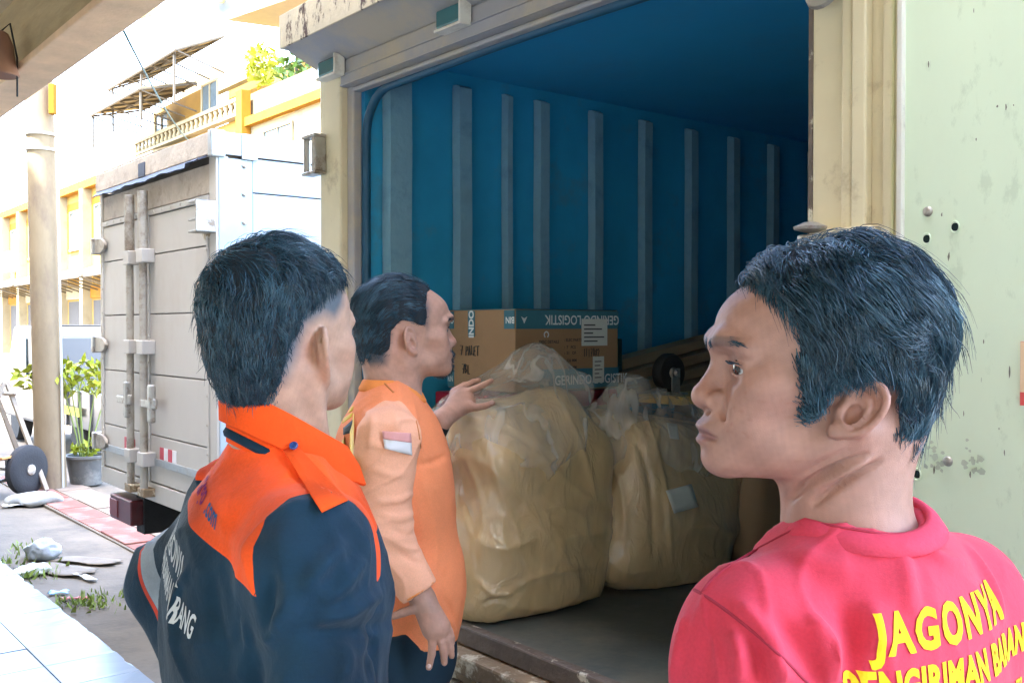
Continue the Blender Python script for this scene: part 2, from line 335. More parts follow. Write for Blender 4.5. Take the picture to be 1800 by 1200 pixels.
# the door swung fully open to the right
dr = empty('door', (1.275, -.03, 0), math.radians(-4)); dr.parent = truck
wd = .86
wavy('door_skin', M_door, dr, (0, -.02, ZF-.03), (wd, 0, 0), (0, 0, 1.66), 18, 24, .003, 31, .05)
def dloc(px, py):                                         # picture position on the door plane -> door coordinates
    bpy.context.view_layer.update(); mw = dr.matrix_world
    n = np.array(mw.to_3x3() @ Vector((0, -1, 0))); p = np.array(mw @ Vector((0, -.02, 0)))
    r = ray(px, py); q = _C + r*(np.dot(p-_C, n)/np.dot(r, n)); l = mw.inverted() @ Vector(q); return l.x, l.z
def disc(name, px, py, r, h, m, dome=True):
    x, z = dloc(px, py)
    Mx = Matrix.Translation((x, -.021, z)) @ Matrix.Rotation(math.pi/2, 4, 'X')
    pr = [(r, 0), (r*.95, h*.5), (r*.6, h*.9), (r*.2, h)] if dome else [(r, 0), (r, h)]
    return MB().lathe(pr, 16, Mx).build(name, m, dr, smooth=50)
for px, py in ((1632, 372), (1667, 810), (1613, 787)): disc('bolt_head', px, py, .0085, .005, M_steel)
for px, py in ((1630, 420), (1680, 399), (1613, 833)):
    o = disc('bolt_hole', px, py, .0065, .0012, M_darkhole, False)
    x, z = dloc(px, py); b = MB()
    ri = [(x+.0072*math.cos(a), -.0225, z+.0095*math.sin(a)) for a in np.linspace(0, 2*math.pi, 17)]
    b.tube(ri, .0011, 6, False).build('bolt_rim', M_door, o, smooth=True)
x, z = dloc(1800, 660); zt = dloc(1800, 600)[1]; zb = dloc(1798, 712)[1]
sti = MB().box(x-.0035, x+.12, -.0245, -.0225, zb, zt).build('sticker', mat('sticker_red', (.75, .10, .10), .5), dr)
MB().box(x-.003, x+.119, -.0252, -.0246, zb+.02, zt-.0005).build('sticker_band', mat('sticker_fade', (.85, .62, .40), .5), sti)
for (px, py, w_, h_) in ((1640, 800, .040, .05), (1712, 800, .034, .05)):
    x, z = dloc(px, py); b = MB()
    for k in range(16):
        a = RNG.uniform(-1, 1, 2); r_ = RNG.uniform(.002, .007)
        pts = [(x+a[0]*w_/2+r_*math.cos(t)*RNG.uniform(.5, 1.4), z+a[1]*h_/2+r_*math.sin(t)*RNG.uniform(.5, 1.3)) for t in np.linspace(0, 2*math.pi, 7)[:-1]]
        b.add([(p[0], -.0212-.00005*k, p[1]) for p in pts], [tuple(range(6))])
    b.build('worn_patch', M_doorwear, dr)
b = MB(); rc = np.random.default_rng(77)
for k in range(90):
    x, z = rc.uniform(.03, .5), rc.uniform(1.0, 2.35); r_ = rc.uniform(.0008, .0030); an = rc.uniform(.3, 1); el = rc.uniform(1, 4)
    b.add([(x+r_*math.cos(t)*an*rc.uniform(.6, 1.3), -.0216-.00002*k, z+r_*el*math.sin(t)*rc.uniform(.6, 1.3)) for t in np.linspace(0, 2*math.pi, 7)[:-1]], [tuple(range(6))])
tag(b.build('paint_chips', mat('paint_chip', (.16, .17, .13), .8), dr), kind='stuff')
MB().box(-.004, .006, -.03, -.018, ZF-.03, ZF+1.63).build('door_edge', M_skirt, dr, .002)
# chassis and wheels (mostly hidden behind the people)
M_tyre = mat('tyre', (.02, .02, .022), .8, bump=.3); M_rim = mat('wheel_rim', (.35, .34, .32), .5, .5, dirt=(.12, .10, .08), dscale=8)
def wheel(parent, u0, v0, r=.38, w=.22):
    Mx = Matrix.Translation((u0, v0, r)) @ Matrix.Rotation(math.pi/2, 4, 'Y')
    t = MB().lathe([(r*.62, -w/2), (r*.9, -w/2), (r, -w/2+.04), (r, w/2-.04), (r*.9, w/2), (r*.62, w/2)], 32, Mx).build('wheel', M_tyre, parent, smooth=40)
    MB().lathe([(.02, -w*.3), (r*.25, -w*.3), (r*.3, -w*.1), (r*.6, -w*.2), (r*.63, -w*.45), (r*.63, w*.45), (r*.6, w*.2), (r*.3, w*.1), (r*.25, w*.3), (.02, w*.3)], 24, Mx).build('rim', M_rim, t, smooth=40)
for u0 in (-.45, .95): wheel(truck, u0, 1.1)
MB().box(-.25, -.12, .0, BL, .48, .74).box(.60, .73, 0, BL, .48, .74).build('chassis', M_black, truck)

# ================================================================ white box truck
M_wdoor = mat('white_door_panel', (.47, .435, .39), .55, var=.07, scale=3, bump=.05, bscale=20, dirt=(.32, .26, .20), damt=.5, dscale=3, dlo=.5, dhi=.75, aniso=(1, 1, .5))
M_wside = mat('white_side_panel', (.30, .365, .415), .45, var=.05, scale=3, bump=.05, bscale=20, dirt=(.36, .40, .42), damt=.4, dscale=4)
M_wcap = mat('weathered_cap', (.46, .38, .31), .6, var=.2, scale=8, bump=.3, bscale=50, dirt=(.26, .20, .16), damt=.6, dscale=10, dlo=.5, dhi=.62)
M_alu = mat('worn_aluminium', (.36, .38, .39), .45, .5, var=.15, scale=12, bump=.15, bscale=40, dirt=(.28, .26, .22), damt=.7, dscale=12)
M_bar = mat('lock_bar', (.42, .38, .32), .5, .3, var=.2, scale=10, bump=.15, dirt=(.18, .13, .09), damt=.8, dscale=9, dlo=.5, dhi=.65)
M_flap = mat('rubber_flap', (.045, .055, .09), .6, var=.2, scale=8)
M_joint = mat('panel_joint', (.16, .13, .11), .8)
M_redref = mat('red_reflector', (.55, .02, .05), .35); M_whiteref = mat('white_reflector', (.75, .72, .72), .35)
wt = empty('box_truck', O2, ALPHA, label='white box truck with closed rear doors, lock bars and ribbed side', cat='truck')
WW, WB, WT, WL = -1.775, .66, 2.50, 4.4
MB().box(WW+.02, -.02, .05, WL, WB, WT-.02).build('box_body', M_joint, wt)
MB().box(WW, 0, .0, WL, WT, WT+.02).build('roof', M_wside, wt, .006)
cap = MB().box(WW-.004, .004, -.035, .0, WT-.085, WT+.02).build('roof_rail', M_wcap, wt, .004)
MB().box(.004, .012, .0, WL, WT-.085, WT+.02).build('side_rail', M_alu, wt, .003)
MB().box(-.03, .018, -.042, .03, WT-.10, WT+.028).build('corner_casting', M_alu, wt, .008)
MB().box(.012, .018, .11, .19, WT-.10, WT+.022).build('corner_plate', M_alu, wt, .003)
MB().box(-1.0, -.90, -.04, -.0355, WT-.085, WT-.01).build('plate', M_flap, cap)
# drooping rubber flap under the rail
b = MB(); nx_ = 30
for i in range(nx_+1):
    uu = WW+.02+(-.05-WW-.02)*i/nx_; s_ = .004*math.sin(i*.7)+.003*math.sin(i*1.9)+(.012 if i > 26 else 0)
    b.v += [(uu, -.036, WT-.088), (uu, -.062-s_, WT-.118+s_*.6), (uu, -.058-s_, WT-.122+s_*.6), (uu, -.030, WT-.092)]
b.f = [(4*i+k, 4*i+(k+1) % 4, 4*i+4+(k+1) % 4, 4*i+4+k) for i in range(nx_) for k in range(4)]+[(0, 1, 2, 3), (4*nx_, 4*nx_+3, 4*nx_+2, 4*nx_+1)]
b.build('rubber_flap', M_flap, wt, smooth=40)
MB().box(WW, WW+.05, -.012, .05, WB, WT-.09).build('corner_post', M_bar, wt, .004)
MB().box(-.085, .0, -.012, .05, WB, WT-.09).build('corner_post', M_wdoor, wt, .004)
MB().box(WW, 0, -.014, .05, WB-.0, WB+.10).build('rear_sill', M_wdoor, wt, .005)
MB().box(WW+.05, -.085, -.006, .04, WT-.26, WT-.12).build('door_header', M_wcap, wt, .003)
zs_ = [WB+.105, 1.02, 1.345, 1.67, 1.99, 2.20]
for d_, (ua, ub) in enumerate(((WW+.055, -.93), (-.925, -.09))):
    door = empty('rear_door', (ua, -.012, 0)); door.parent = wt; w_ = ub-ua
    for k in range(len(zs_)-1):
        MB().box(.022, w_-.022, 0, .03, zs_[k]+.003, zs_[k+1]-.003).build('plank', M_wdoor, door, .003)
    MB().box(.0, .022, -.006, .03, WB+.105, 2.232).box(w_-.022, w_, -.006, .03, WB+.105, 2.232).box(.022, w_-.022, -.006, .03, 2.202, 2.232).build('door_frame', M_wdoor, door, .003)
    rv = [( .012, z) for z in np.arange(.85, 2.2, .14)]+[(w_-.012, z) for z in np.arange(.85, 2.2, .14)]+[(x, 2.217) for x in np.arange(.1, w_-.06, .13)]
    b = MB()
    for (x, z) in rv: b.lathe([(.007, 0), (.006, .003), (.002, .0045)], 8, Matrix.Translation((x, -.006, z)) @ Matrix.Rotation(math.pi/2, 4, 'X'))
    b.build('rivet_row', M_bar, door)
    MB().box(.03, w_-.03, -.009, -.001, .86, .90).build('kick_strip', M_alu, door, .003)
    # lock bar
    ux = w_-.165 if d_ == 0 else .045
    bar = MB().tube([(ux, -.045, WB+.06), (ux, -.045, 2.33)], .021, 14).build('lock_bar', M_bar, door, smooth=60)
    MB().tube([(ux, -.045, 2.02), (ux, -.045, 2.33)], .027, 14).build('bar_sleeve', M_bar, bar, smooth=60)
    for z in (1.99, 1.50, .90): MB().box(ux-.034, ux+.06, -.072, -.0, z-.045, z+.03).build('bar_guide', M_wdoor, bar, .005)
    MB().box(ux-.05, ux+.05, -.065, -.0, WB+.03, WB+.075).build('bar_keeper', M_rust, bar, .005)
    hs = -1 if d_ == 0 else 1
    MB().box(min(ux, ux+hs*.17), max(ux, ux+hs*.17), -.068, -.05, 1.175, 1.215).build('lock_handle', M_steel, bar, .005)
    xh = ux+(.0 if d_ == 0 else .17)
    MB().box(xh-.022, xh+.022, -.08, -.045, 1.10, 1.30).box(xh-.045, xh+.045, -.07, -.045, 1.17, 1.23).build('handle_hub', M_steel, bar, .01)
    # reflective tape
    if d_ == 0:
        for k in range(5):
            MB().box(w_-.40+k*.036, w_-.40+k*.036+.034, -.0042, -.0005, .90+.012*math.sin(k*2), .96+.012*math.cos(k*3)).build('reflector', M_redref if k % 2 == 0 else M_whiteref, door, .002)
    else:
        for k in range(4): MB().box(.17+k*.06, .17+k*.06+.055, -.0042, -.0005, .90, .965).build('reflector', M_redref if k % 2 == 0 else M_whiteref, door, .002)
# hinges on both edges
for z in (2.09, 1.495, .91):
    pts = [(-.02, -.045), (.10, -.045), (.165, -.025), (.18, .0), (.165, .025), (.10, .045), (-.02, .045)]
    MB().prism(pts, .02, Matrix.Translation((WW-.01, -.02, z)) @ Matrix.Rotation(math.pi/2, 4, 'X')).build('hinge', M_bar, wt, .004)
    MB().box(WW-.05, WW-.012, -.055, .03, z-.05, z+.05).build('hinge', M_steel, wt, .005)
hb = MB().box(-.10, .0, -.11, -.095, 2.10, 2.11).box(-.10, .0, -.11, -.012, 2.045, 2.055).box(-.10, .0, -.11, -.012, 2.185, 2.195).box(-.012, .0, -.11, -.012, 2.045, 2.195).build('hinge_bracket', M_steel, wt, .003)
MB().lathe([(.05, -.01), (.055, .0), (.02, .012)], 16, Matrix.Translation((-.115, -.013, 2.07)) @ Matrix.Rotation(math.pi/2, 4, 'X')).build('hinge_boss', M_rust, wt, smooth=40)
# side planks
zz = [WB, .98, 1.30, 1.62, 1.94, 2.245, WT-.088]
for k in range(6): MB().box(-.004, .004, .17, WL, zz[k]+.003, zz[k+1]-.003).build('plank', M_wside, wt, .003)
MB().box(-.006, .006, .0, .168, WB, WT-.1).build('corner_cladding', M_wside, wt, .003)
for k in range(10):
    MB().lathe([(.013, 0), (.011, .005), (.004, .008)], 10, Matrix.Translation((.006, .125, WT-.13-k*.135)) @ Matrix.Rotation(math.pi/2, 4, 'Y')).build('rivet', M_steel, wt, smooth=50)
# bumper lamp box, chassis, wheels
lb = MB().box(WW+.19, WW+.56, -.02, .10, .47, .615).build('tail_lamp_box', mat('maroon_lamp', (.10, .015, .02), .35, var=.4, dirt=(.05, .04, .04), dscale=8), wt, .008)
MB().box(WW+.20, WW+.34, -.026, -.02, .49, .59).build('tail_lamp', mat('dull_red_lens', (.16, .015, .02), .4), lb, .004)
MB().box(WW+.45, WW+.58, .05, WL, .42, WB).box(-.6, -.47, .05, WL, .42, WB).build('chassis', M_black, wt)
for u0 in (WW+.28, -.28): wheel(wt, u0, 1.3); 
for u0 in (WW+.28, -.28): wheel(wt, u0, 4.6)
cabm = MB().add([(WW+.1, WL+.1, .55), (-.1, WL+.1, .55), (-.1, WL+1.55, .55), (WW+.1, WL+1.55, .55), (WW+.12, WL+.1, 2.1), (-.12, WL+.1, 2.1), (-.12, WL+1.15, 2.1), (WW+.12, WL+1.15, 2.1)],
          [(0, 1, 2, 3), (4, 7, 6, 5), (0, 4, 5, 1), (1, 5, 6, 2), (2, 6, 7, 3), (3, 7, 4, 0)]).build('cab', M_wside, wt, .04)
# ================================================================ smooth solid modelling on a grid (bodies, cloth, sacks)
def lin(a, b, h): return np.arange(a, b+h*.5, h)
def axis(lo, hi, coarse, fine=()):                        # non uniform axis, fine = [(lo, hi, step)]
    pts = [lo]
    while pts[-1] < hi:
        p = pts[-1]; h = coarse
        for a, b_, s_ in fine:
            if a <= p <= b_: h = min(h, s_)
            elif p < a: h = min(h, max(s_, (a-p)*.35+s_*.8))
            else: h = min(h, max(s_, (p-b_)*.35+s_))
        pts.append(p+h)
    return np.array(pts, np.float32)
class Field:
    def __init__(s, xs, ys, zs): s.a = [xs, ys, zs]; s.d = np.full((len(xs), len(ys), len(zs)), .5, np.float32)
    def reg(s, lo, hi):
        sl = tuple(slice(max(0, np.searchsorted(a, l)-1), min(len(a), np.searchsorted(a, h)+1)) for a, l, h in zip(s.a, lo, hi))
        X, Y, Z = np.meshgrid(*[a[q] for a, q in zip(s.a, sl)], indexing='ij', sparse=True); return sl, X, Y, Z
    def put(s, prim, k=.01, op='u'):
        lo, hi, fn = prim; m = k+.004
        sl, X, Y, Z = s.reg(np.array(lo)-m, np.array(hi)+m)
        if any(q.stop <= q.start for q in sl): return s
        a = s.d[sl]; b = fn(X, Y, Z).astype(np.float32)
        h = np.maximum(k-np.abs(a-b if op == 'u' else a+b), 0)/max(k, 1e-6)
        if op == 'u': s.d[sl] = np.minimum(a, b)-h*h*k*.25
        else: s.d[sl] = np.maximum(a, -b)+h*h*k*.25
        return s
    def cut(s, prim, k=.004): return s.put(prim, k, 's')
    def mesh(s): return surface_nets(*s.a, s.d)
def surface_nets(xs, ys, zs, d):
    n = d.shape; sgn = d < 0
    c = np.zeros(tuple(q-1 for q in n), np.int8)
    for i in (0, 1):
        for j in (0, 1):
            for k in (0, 1): c += sgn[i:n[0]-1+i, j:n[1]-1+j, k:n[2]-1+k]
    act = (c > 0) & (c < 8); I = np.argwhere(act); ids = np.full(act.shape, -1, np.int32); ids[act] = np.arange(len(I))
    acc = np.zeros((len(I), 3)); cnt = np.zeros(len(I)); ax = (xs, ys, zs)
    cor = [(i, j, k) for i in (0, 1) for j in (0, 1) for k in (0, 1)]
    for p in cor:
        for e in range(3):
            if p[e]: continue
            q = list(p); q[e] = 1
            ia = I+np.array(p); ib = I+np.array(q)
            da = d[ia[:, 0], ia[:, 1], ia[:, 2]]; db = d[ib[:, 0], ib[:, 1], ib[:, 2]]
            m = (da < 0) != (db < 0); t = np.where(m, da/np.where(m, da-db, 1), 0)
            for w in range(3):
                va = ax[w][ia[:, w]]; vb = ax[w][ib[:, w]]; acc[:, w] += np.where(m, va+(vb-va)*t, 0)
            cnt += m
    V = acc/cnt[:, None]; F = []
    for e in range(3):
        o1, o2 = (e+1) % 3, (e+2) % 3
        sl0 = [slice(None)]*3; sl1 = [slice(None)]*3; sl0[e] = slice(0, n[e]-1); sl1[e] = slice(1, n[e])
        a = sgn[tuple(sl0)]; b = sgn[tuple(sl1)]; E = np.argwhere(a != b)
        E = E[(E[:, o1] > 0) & (E[:, o1] < n[o1]-1) & (E[:, o2] > 0) & (E[:, o2] < n[o2]-1)]
        inside = a[E[:, 0], E[:, 1], E[:, 2]]
        q = []
        for (s1, s2) in ((1, 1), (0, 1), (0, 0), (1, 0)):
            t = E.copy(); t[:, o1] -= s1; t[:, o2] -= s2; q.append(ids[t[:, 0], t[:, 1], t[:, 2]])
        q = np.stack(q, 1); q[~inside] = q[~inside][:, ::-1]; F.append(q)
    F = np.concatenate(F); F = F[(F >= 0).all(1)]
    return V, F
def np_mesh(name, V, F, smooth=True, cols=None, attrs=None):
    me = bpy.data.meshes.new(name); nv, nf, k = len(V), len(F), F.shape[1]
    me.vertices.add(nv); me.vertices.foreach_set('co', np.asarray(V, np.float32).ravel())
    me.loops.add(nf*k); me.loops.foreach_set('vertex_index', np.asarray(F, np.int32).ravel())
    me.polygons.add(nf); me.polygons.foreach_set('loop_start', np.arange(0, nf*k, k, dtype=np.int32))
    me.update(calc_edges=True)
    if smooth: me.shade_smooth()
    if cols is not None:
        a = me.color_attributes.new('Col', 'FLOAT_COLOR', 'POINT'); c4 = np.ones((nv, 4), np.float32); c4[:, :3] = cols; a.data.foreach_set('color', c4.ravel())
    for nm, val in (attrs or {}).items():
        a = me.attributes.new(nm, 'FLOAT', 'POINT'); a.data.foreach_set('value', np.asarray(val, np.float32))
    return me
def normals(V, F):
    n = np.zeros_like(V); a = np.cross(V[F[:, 2]]-V[F[:, 0]], V[F[:, 3]]-V[F[:, 1]])
    for i in range(4): np.add.at(n, F[:, i], a)
    return n/(np.linalg.norm(n, axis=1, keepdims=True)+1e-12)
class Frame:
    def __init__(s, R=np.eye(3), t=(0, 0, 0), sc=1.0): s.R = np.array(R, float); s.t = np.array(t, float); s.sc = sc
    def p(s, q): return s.R @ (np.array(q, float)*s.sc) + s.t
    def inv(s, P): return ((np.asarray(P)-s.t) @ s.R)/s.sc
def rotz(a): c, s_ = math.cos(a), math.sin(a); return np.array([[c, -s_, 0], [s_, c, 0], [0, 0, 1.]])
def rotx(a): c, s_ = math.cos(a), math.sin(a); return np.array([[1, 0, 0], [0, c, -s_], [0, s_, c]])
def roty(a): c, s_ = math.cos(a), math.sin(a); return np.array([[c, 0, s_], [0, 1, 0], [-s_, 0, c]])
ID = Frame()
def ell(c, r, fr=ID, R=None):
    Rm = fr.R if R is None else fr.R @ R
    c = fr.p(c); r = np.array(r, float)*fr.sc; ext = np.sqrt(((Rm*r)**2).sum(1))
    def fn(X, Y, Z):
        x, y, z = X-c[0], Y-c[1], Z-c[2]
        a = x*Rm[0, 0]+y*Rm[1, 0]+z*Rm[2, 0]; b = x*Rm[0, 1]+y*Rm[1, 1]+z*Rm[2, 1]; e = x*Rm[0, 2]+y*Rm[1, 2]+z*Rm[2, 2]
        k0 = np.sqrt((a/r[0])**2+(b/r[1])**2+(e/r[2])**2); k1 = np.sqrt((a/r[0]**2)**2+(b/r[1]**2)**2+(e/r[2]**2)**2)
        return k0*(k0-1)/(k1+1e-9)
    return c-ext, c+ext, fn
def cone(a, b, ra, rb=None, fr=ID, flat=None):            # tapered capsule; flat = (unit axis, factor) squashes across that axis
    rb = ra if rb is None else rb; a = fr.p(a); b = fr.p(b); ra *= fr.sc; rb *= fr.sc; R_ = max(ra, rb)*(max(1, 1/flat[1]) if flat else 1)
    ba = b-a; L2 = ba @ ba+1e-12
    fx = None
    if flat is not None: fx = fr.R @ np.array(flat[0], float); ff = flat[1]
    def fn(X, Y, Z):
        x, y, z = X-a[0], Y-a[1], Z-a[2]
        h = np.clip((x*ba[0]+y*ba[1]+z*ba[2])/L2, 0, 1); x = x-h*ba[0]; y = y-h*ba[1]; z = z-h*ba[2]
        if fx is not None:
            q = (x*fx[0]+y*fx[1]+z*fx[2])*(ff-1); x = x+q*fx[0]; y = y+q*fx[1]; z = z+q*fx[2]
        return np.sqrt(x*x+y*y+z*z)-(ra+(rb-ra)*h)
    return np.minimum(a, b)-R_, np.maximum(a, b)+R_, fn
def rbox(c, h, r, fr=ID, R=None):
    Rm = fr.R if R is None else fr.R @ R; c = fr.p(c); h = np.array(h, float)*fr.sc; r *= fr.sc; ext = np.abs(Rm) @ h
    def fn(X, Y, Z):
        x, y, z = X-c[0], Y-c[1], Z-c[2]
        q = [np.abs(x*Rm[0, i]+y*Rm[1, i]+z*Rm[2, i])-h[i]+r for i in range(3)]
        return np.sqrt(sum(np.maximum(w, 0)**2 for w in q))+np.minimum(np.maximum(np.maximum(q[0], q[1]), q[2]), 0)-r
    return c-ext, c+ext, fn
def chain(f, pts, rs, k, fr=ID, op='u', flat=None):
    for i in range(len(pts)-1): f.put(cone(pts[i], pts[i+1], rs[i], rs[i+1], fr, flat), k, op)
def spline(pts, n):
    P = np.array(pts, float); t = np.linspace(0, len(P)-1, n); out = []
    for x in t:
        i = min(int(x), len(P)-2); u = x-i; p0, p1, p2, p3 = P[max(i-1, 0)], P[i], P[i+1], P[min(i+2, len(P)-1)]
        out.append(.5*((2*p1)+(-p0+p2)*u+(2*p0-5*p1+4*p2-p3)*u*u+(-p0+3*p1-3*p2+p3)*u**3))
    return np.array(out)
def poly_sd(px, py, poly):                                # signed distance, positive inside
    P = np.array(poly); d = np.full(px.shape, 1e9); s_ = np.ones(px.shape)
    for i in range(len(P)):
        a, b = P[i], P[i-1]; e = b-a; wx, wy = px-a[0], py-a[1]
        t = np.clip((wx*e[0]+wy*e[1])/(e @ e), 0, 1); bx, by = wx-e[0]*t, wy-e[1]*t; d = np.minimum(d, bx*bx+by*by)
        c1, c2, c3 = py >= a[1], py < b[1], e[0]*wy > e[1]*wx
        flip = (c1 & c2 & c3) | (~c1 & ~c2 & ~c3); s_ = np.where(flip, -s_, s_)
    return -s_*np.sqrt(d)
def snoise(P, sc, seed=0):                                # cheap smooth noise from sines
    r = np.random.default_rng(seed); o = np.zeros(len(P))
    for i in range(7):
        k = r.normal(0, 1, 3); k = k/np.linalg.norm(k)*sc*r.uniform(.6, 1.7); o += np.sin(P @ k+r.uniform(0, 6.28))
    return o/3.2
# ================================================================ head, hair
def head_solid(f, fr, P):
    S = (1, -1)
    f.put(ell((0, -.008, .030), (.076, .100, .086), fr), .02)
    f.put(ell((0, .040, .038), (.064, .077, .056), fr), .02)
    f.put(ell((0, .045, -.025), (.058, .064, .075), fr), .03)
    f.put(ell((0, .052, -.070), (.046, .062, .036), fr), .02)
    f.put(ell((0, -.030, -.03), (.062, .070, .075), fr), .02)
    f.put(cone((0, -.020, -.055), (0, -.012, -.13), .051, .051, fr), .03)
    for s in S:
        f.put(cone((s*.047, .012, -.070), (s*.016, .100, -.088), .020, .017, fr), .028)
        f.put(ell((s*.044, .074, -.018), (.020, .024, .018), fr), .022)
        f.put(ell((s*.034, .082, -.047), (.021, .026, .030), fr), .02)
        chain(f, [(s*.004, .112, .022), (s*.024, .1105, .025), (s*.046, .094, .019)], [.0095, .0105, .0085], .012, fr)
    f.put(ell((0, .1065, -.0915), (.019, .0175, .0155), fr), .014)
    f.put(ell((0, .100, -.060), (.030, .026, .028), fr), .018)
    for s in S: f.cut(ell((s*.033, .118, .003), (.018, .012, .0115), fr), .016)
    f.put(cone((0, .1055, .010), (0, .124, -.026), .0085, .0105, fr), .012)
    f.put(ell((0, .1265, -.0315), (.0135, .0120, .0112), fr), .008)
    for s in S:
        f.put(ell((s*.0158, .1145, -.0345), (.0098, .0130, .0105), fr), .004)
        f.put(ell((s*.010, .1195, -.0605), (.016, .0118, .0060), fr, rotz(-s*.35)), .006)
        f.cut(cone((s*.0235, .116, -.034), (s*.036, .098, -.066), .0030, .0015, fr), .010)
    f.put(ell((0, .1200, -.0742), (.020, .0120, .0072), fr), .006)
    f.cut(cone((0, .1350, -.0678), (.0260, .1160, -.0710), .0022, .0015, fr), .005)
    f.cut(cone((0, .1350, -.0678), (-.0260, .1160, -.0710), .0022, .0015, fr), .005)
    f.cut(ell((0, .134, -.0850), (.013, .007, .0035), fr), .008)
    for s in S:
        f.cut(ell((s*.0085, .1215, -.0445), (.0046, .0080, .0048), fr), .003)
        f.put(ell((s*.033, .0925, .000), (.0150, .0142, .0140), fr), .006)        # lids
        f.cut(ell((s*.0345, .1040, -.0012), (.0155, .0115, .0042), fr, roty(s*.20)), .0015)
        f.cut(cone((s*.020, .108, .0075), (s*.046, .099, .0065), .0012, .0008, fr), .004)   # lid fold
        f.cut(cone((s*.022, .1075, -.0105), (s*.042, .1015, -.0125), .0012, .0006, fr), .006)
    for s in S: ear_solid(f, fr, s, P)
def ear_solid(f, fr, s, P):
    c, tilt, out, sz = P.get('ear', (-.021, -.036)), P.get('ear_tilt', .62), P.get('ear_out', .45), P.get('ear_size', 1.0)
    R = rotx(tilt) @ np.eye(3)
    e1 = R @ np.array([0, 0, 1]); e2 = R @ np.array([0, 1, 0]); e3 = np.array([s, 0, 0.])
    e3 = e3*math.cos(out)+e2*math.sin(out); e2 = np.cross(e1, e3)*(1 if s < 0 else -1)
    e2 = e2*(1 if e2 @ (R @ np.array([0, 1, 0])) > 0 else -1)
    L = np.stack([e3, e2, e1], 1); base = np.array([s*.0745, c[0], c[1]])
    g = Frame(fr.R @ L, fr.p(base), fr.sc*sz)
    f.put(ell((.000, -.002, .004), (.0050, .0165, .0265), g), .004)
    f.put(ell((-.004, .008, -.002), (.008, .012, .020), g), .006)
    hx = spline([(.001, .010, -.003), (.003, .015, .010), (.0055, .011, .024), (.0060, -.001, .0315), (.0068, -.0145, .024), (.0062, -.0185, .008), (.0048, -.0150, -.010), (.003, -.0075, -.021), (.001, .002, -.027)], 22)
    for i in range(21): f.put(cone(hx[i], hx[i+1], .0036, .0036, g), .0022)
    f.put(ell((.001, .005, -.026), (.0052, .0085, .0085), g), .004)
    ah = spline([(.003, .003, .018), (.0045, -.006, .010), (.0050, -.0085, -.003), (.0045, -.004, -.0135), (.004, .003, -.0165)], 12)
    for i in range(11): f.put(cone(ah[i], ah[i+1], .0030, .0030, g), .003)
    f.cut(ell((.0040, .0015, -.005), (.0100, .0075, .0110), g), .002)
    sc_ = spline([(.0075, .004, .0235), (.0085, -.0075, .020), (.0088, -.0128, .008), (.0080, -.0110, -.006), (.007, -.006, -.016)], 12)
    for i in range(11): f.cut(cone(sc_[i], sc_[i+1], .0030, .0030, g), .0015)
    f.cut(ell((.0070, .002, .0215), (.004, .0055, .0045), g), .003)
    f.put(ell((.0025, .0125, -.007), (.0045, .0042, .0065), g), .003)
def hair_g(Q, H):                                          # level of a point relative to the scalp surface (1 = scalp)
    c, r = H['c'], H['r']; x, y, z = Q[:, 0]-c[0], Q[:, 1]-c[1], Q[:, 2]-c[2]
    up = np.sqrt((x/r[0])**2+(y/r[1])**2+(np.maximum(z, 0)/r[2])**2)
    fl = np.maximum(.3, 1-H.get('nape', .9)*(np.minimum(z, 0)/.2)**2); return up/np.where(z < 0, fl, 1)
def hair_n(Q, H):
    e = 1e-4; g0 = hair_g(Q, H); n = np.stack([(hair_g(Q+np.eye(3)[i]*e, H)-g0)/e for i in range(3)], 1); m = np.linalg.norm(n, axis=1, keepdims=True)+1e-9
    return n/m, (g0-1)/m[:, 0]
def hair_cap(H, fr, grid=.004):
    c, r = np.array(H['c']), np.array(H['r']); lo = c-r-.05; hi = c+r+.05; lo[2] = -.16
    xs, ys, zs = (lin(lo[i], hi[i], grid) for i in range(3)); X, Y, Z = np.meshgrid(xs, ys, zs, indexing='ij'); Q = np.stack([X.ravel(), Y.ravel(), Z.ravel()], 1)
    n, d = hair_n(Q, H); th = H['cap'](Q); d = d-th
    inside = poly_sd(Q[:, 1], Q[:, 2], H['poly'])-H.get('cap_in', .004)
    k = .012; a = d; b = -inside; h = np.maximum(k-np.abs(a-b), 0)/k; d = np.maximum(a, b)+h*h*k*.25
    d = d+snoise(Q, 260, 3)*.0008
    V, F = surface_nets(xs, ys, zs, d.reshape(X.shape)); return V, F
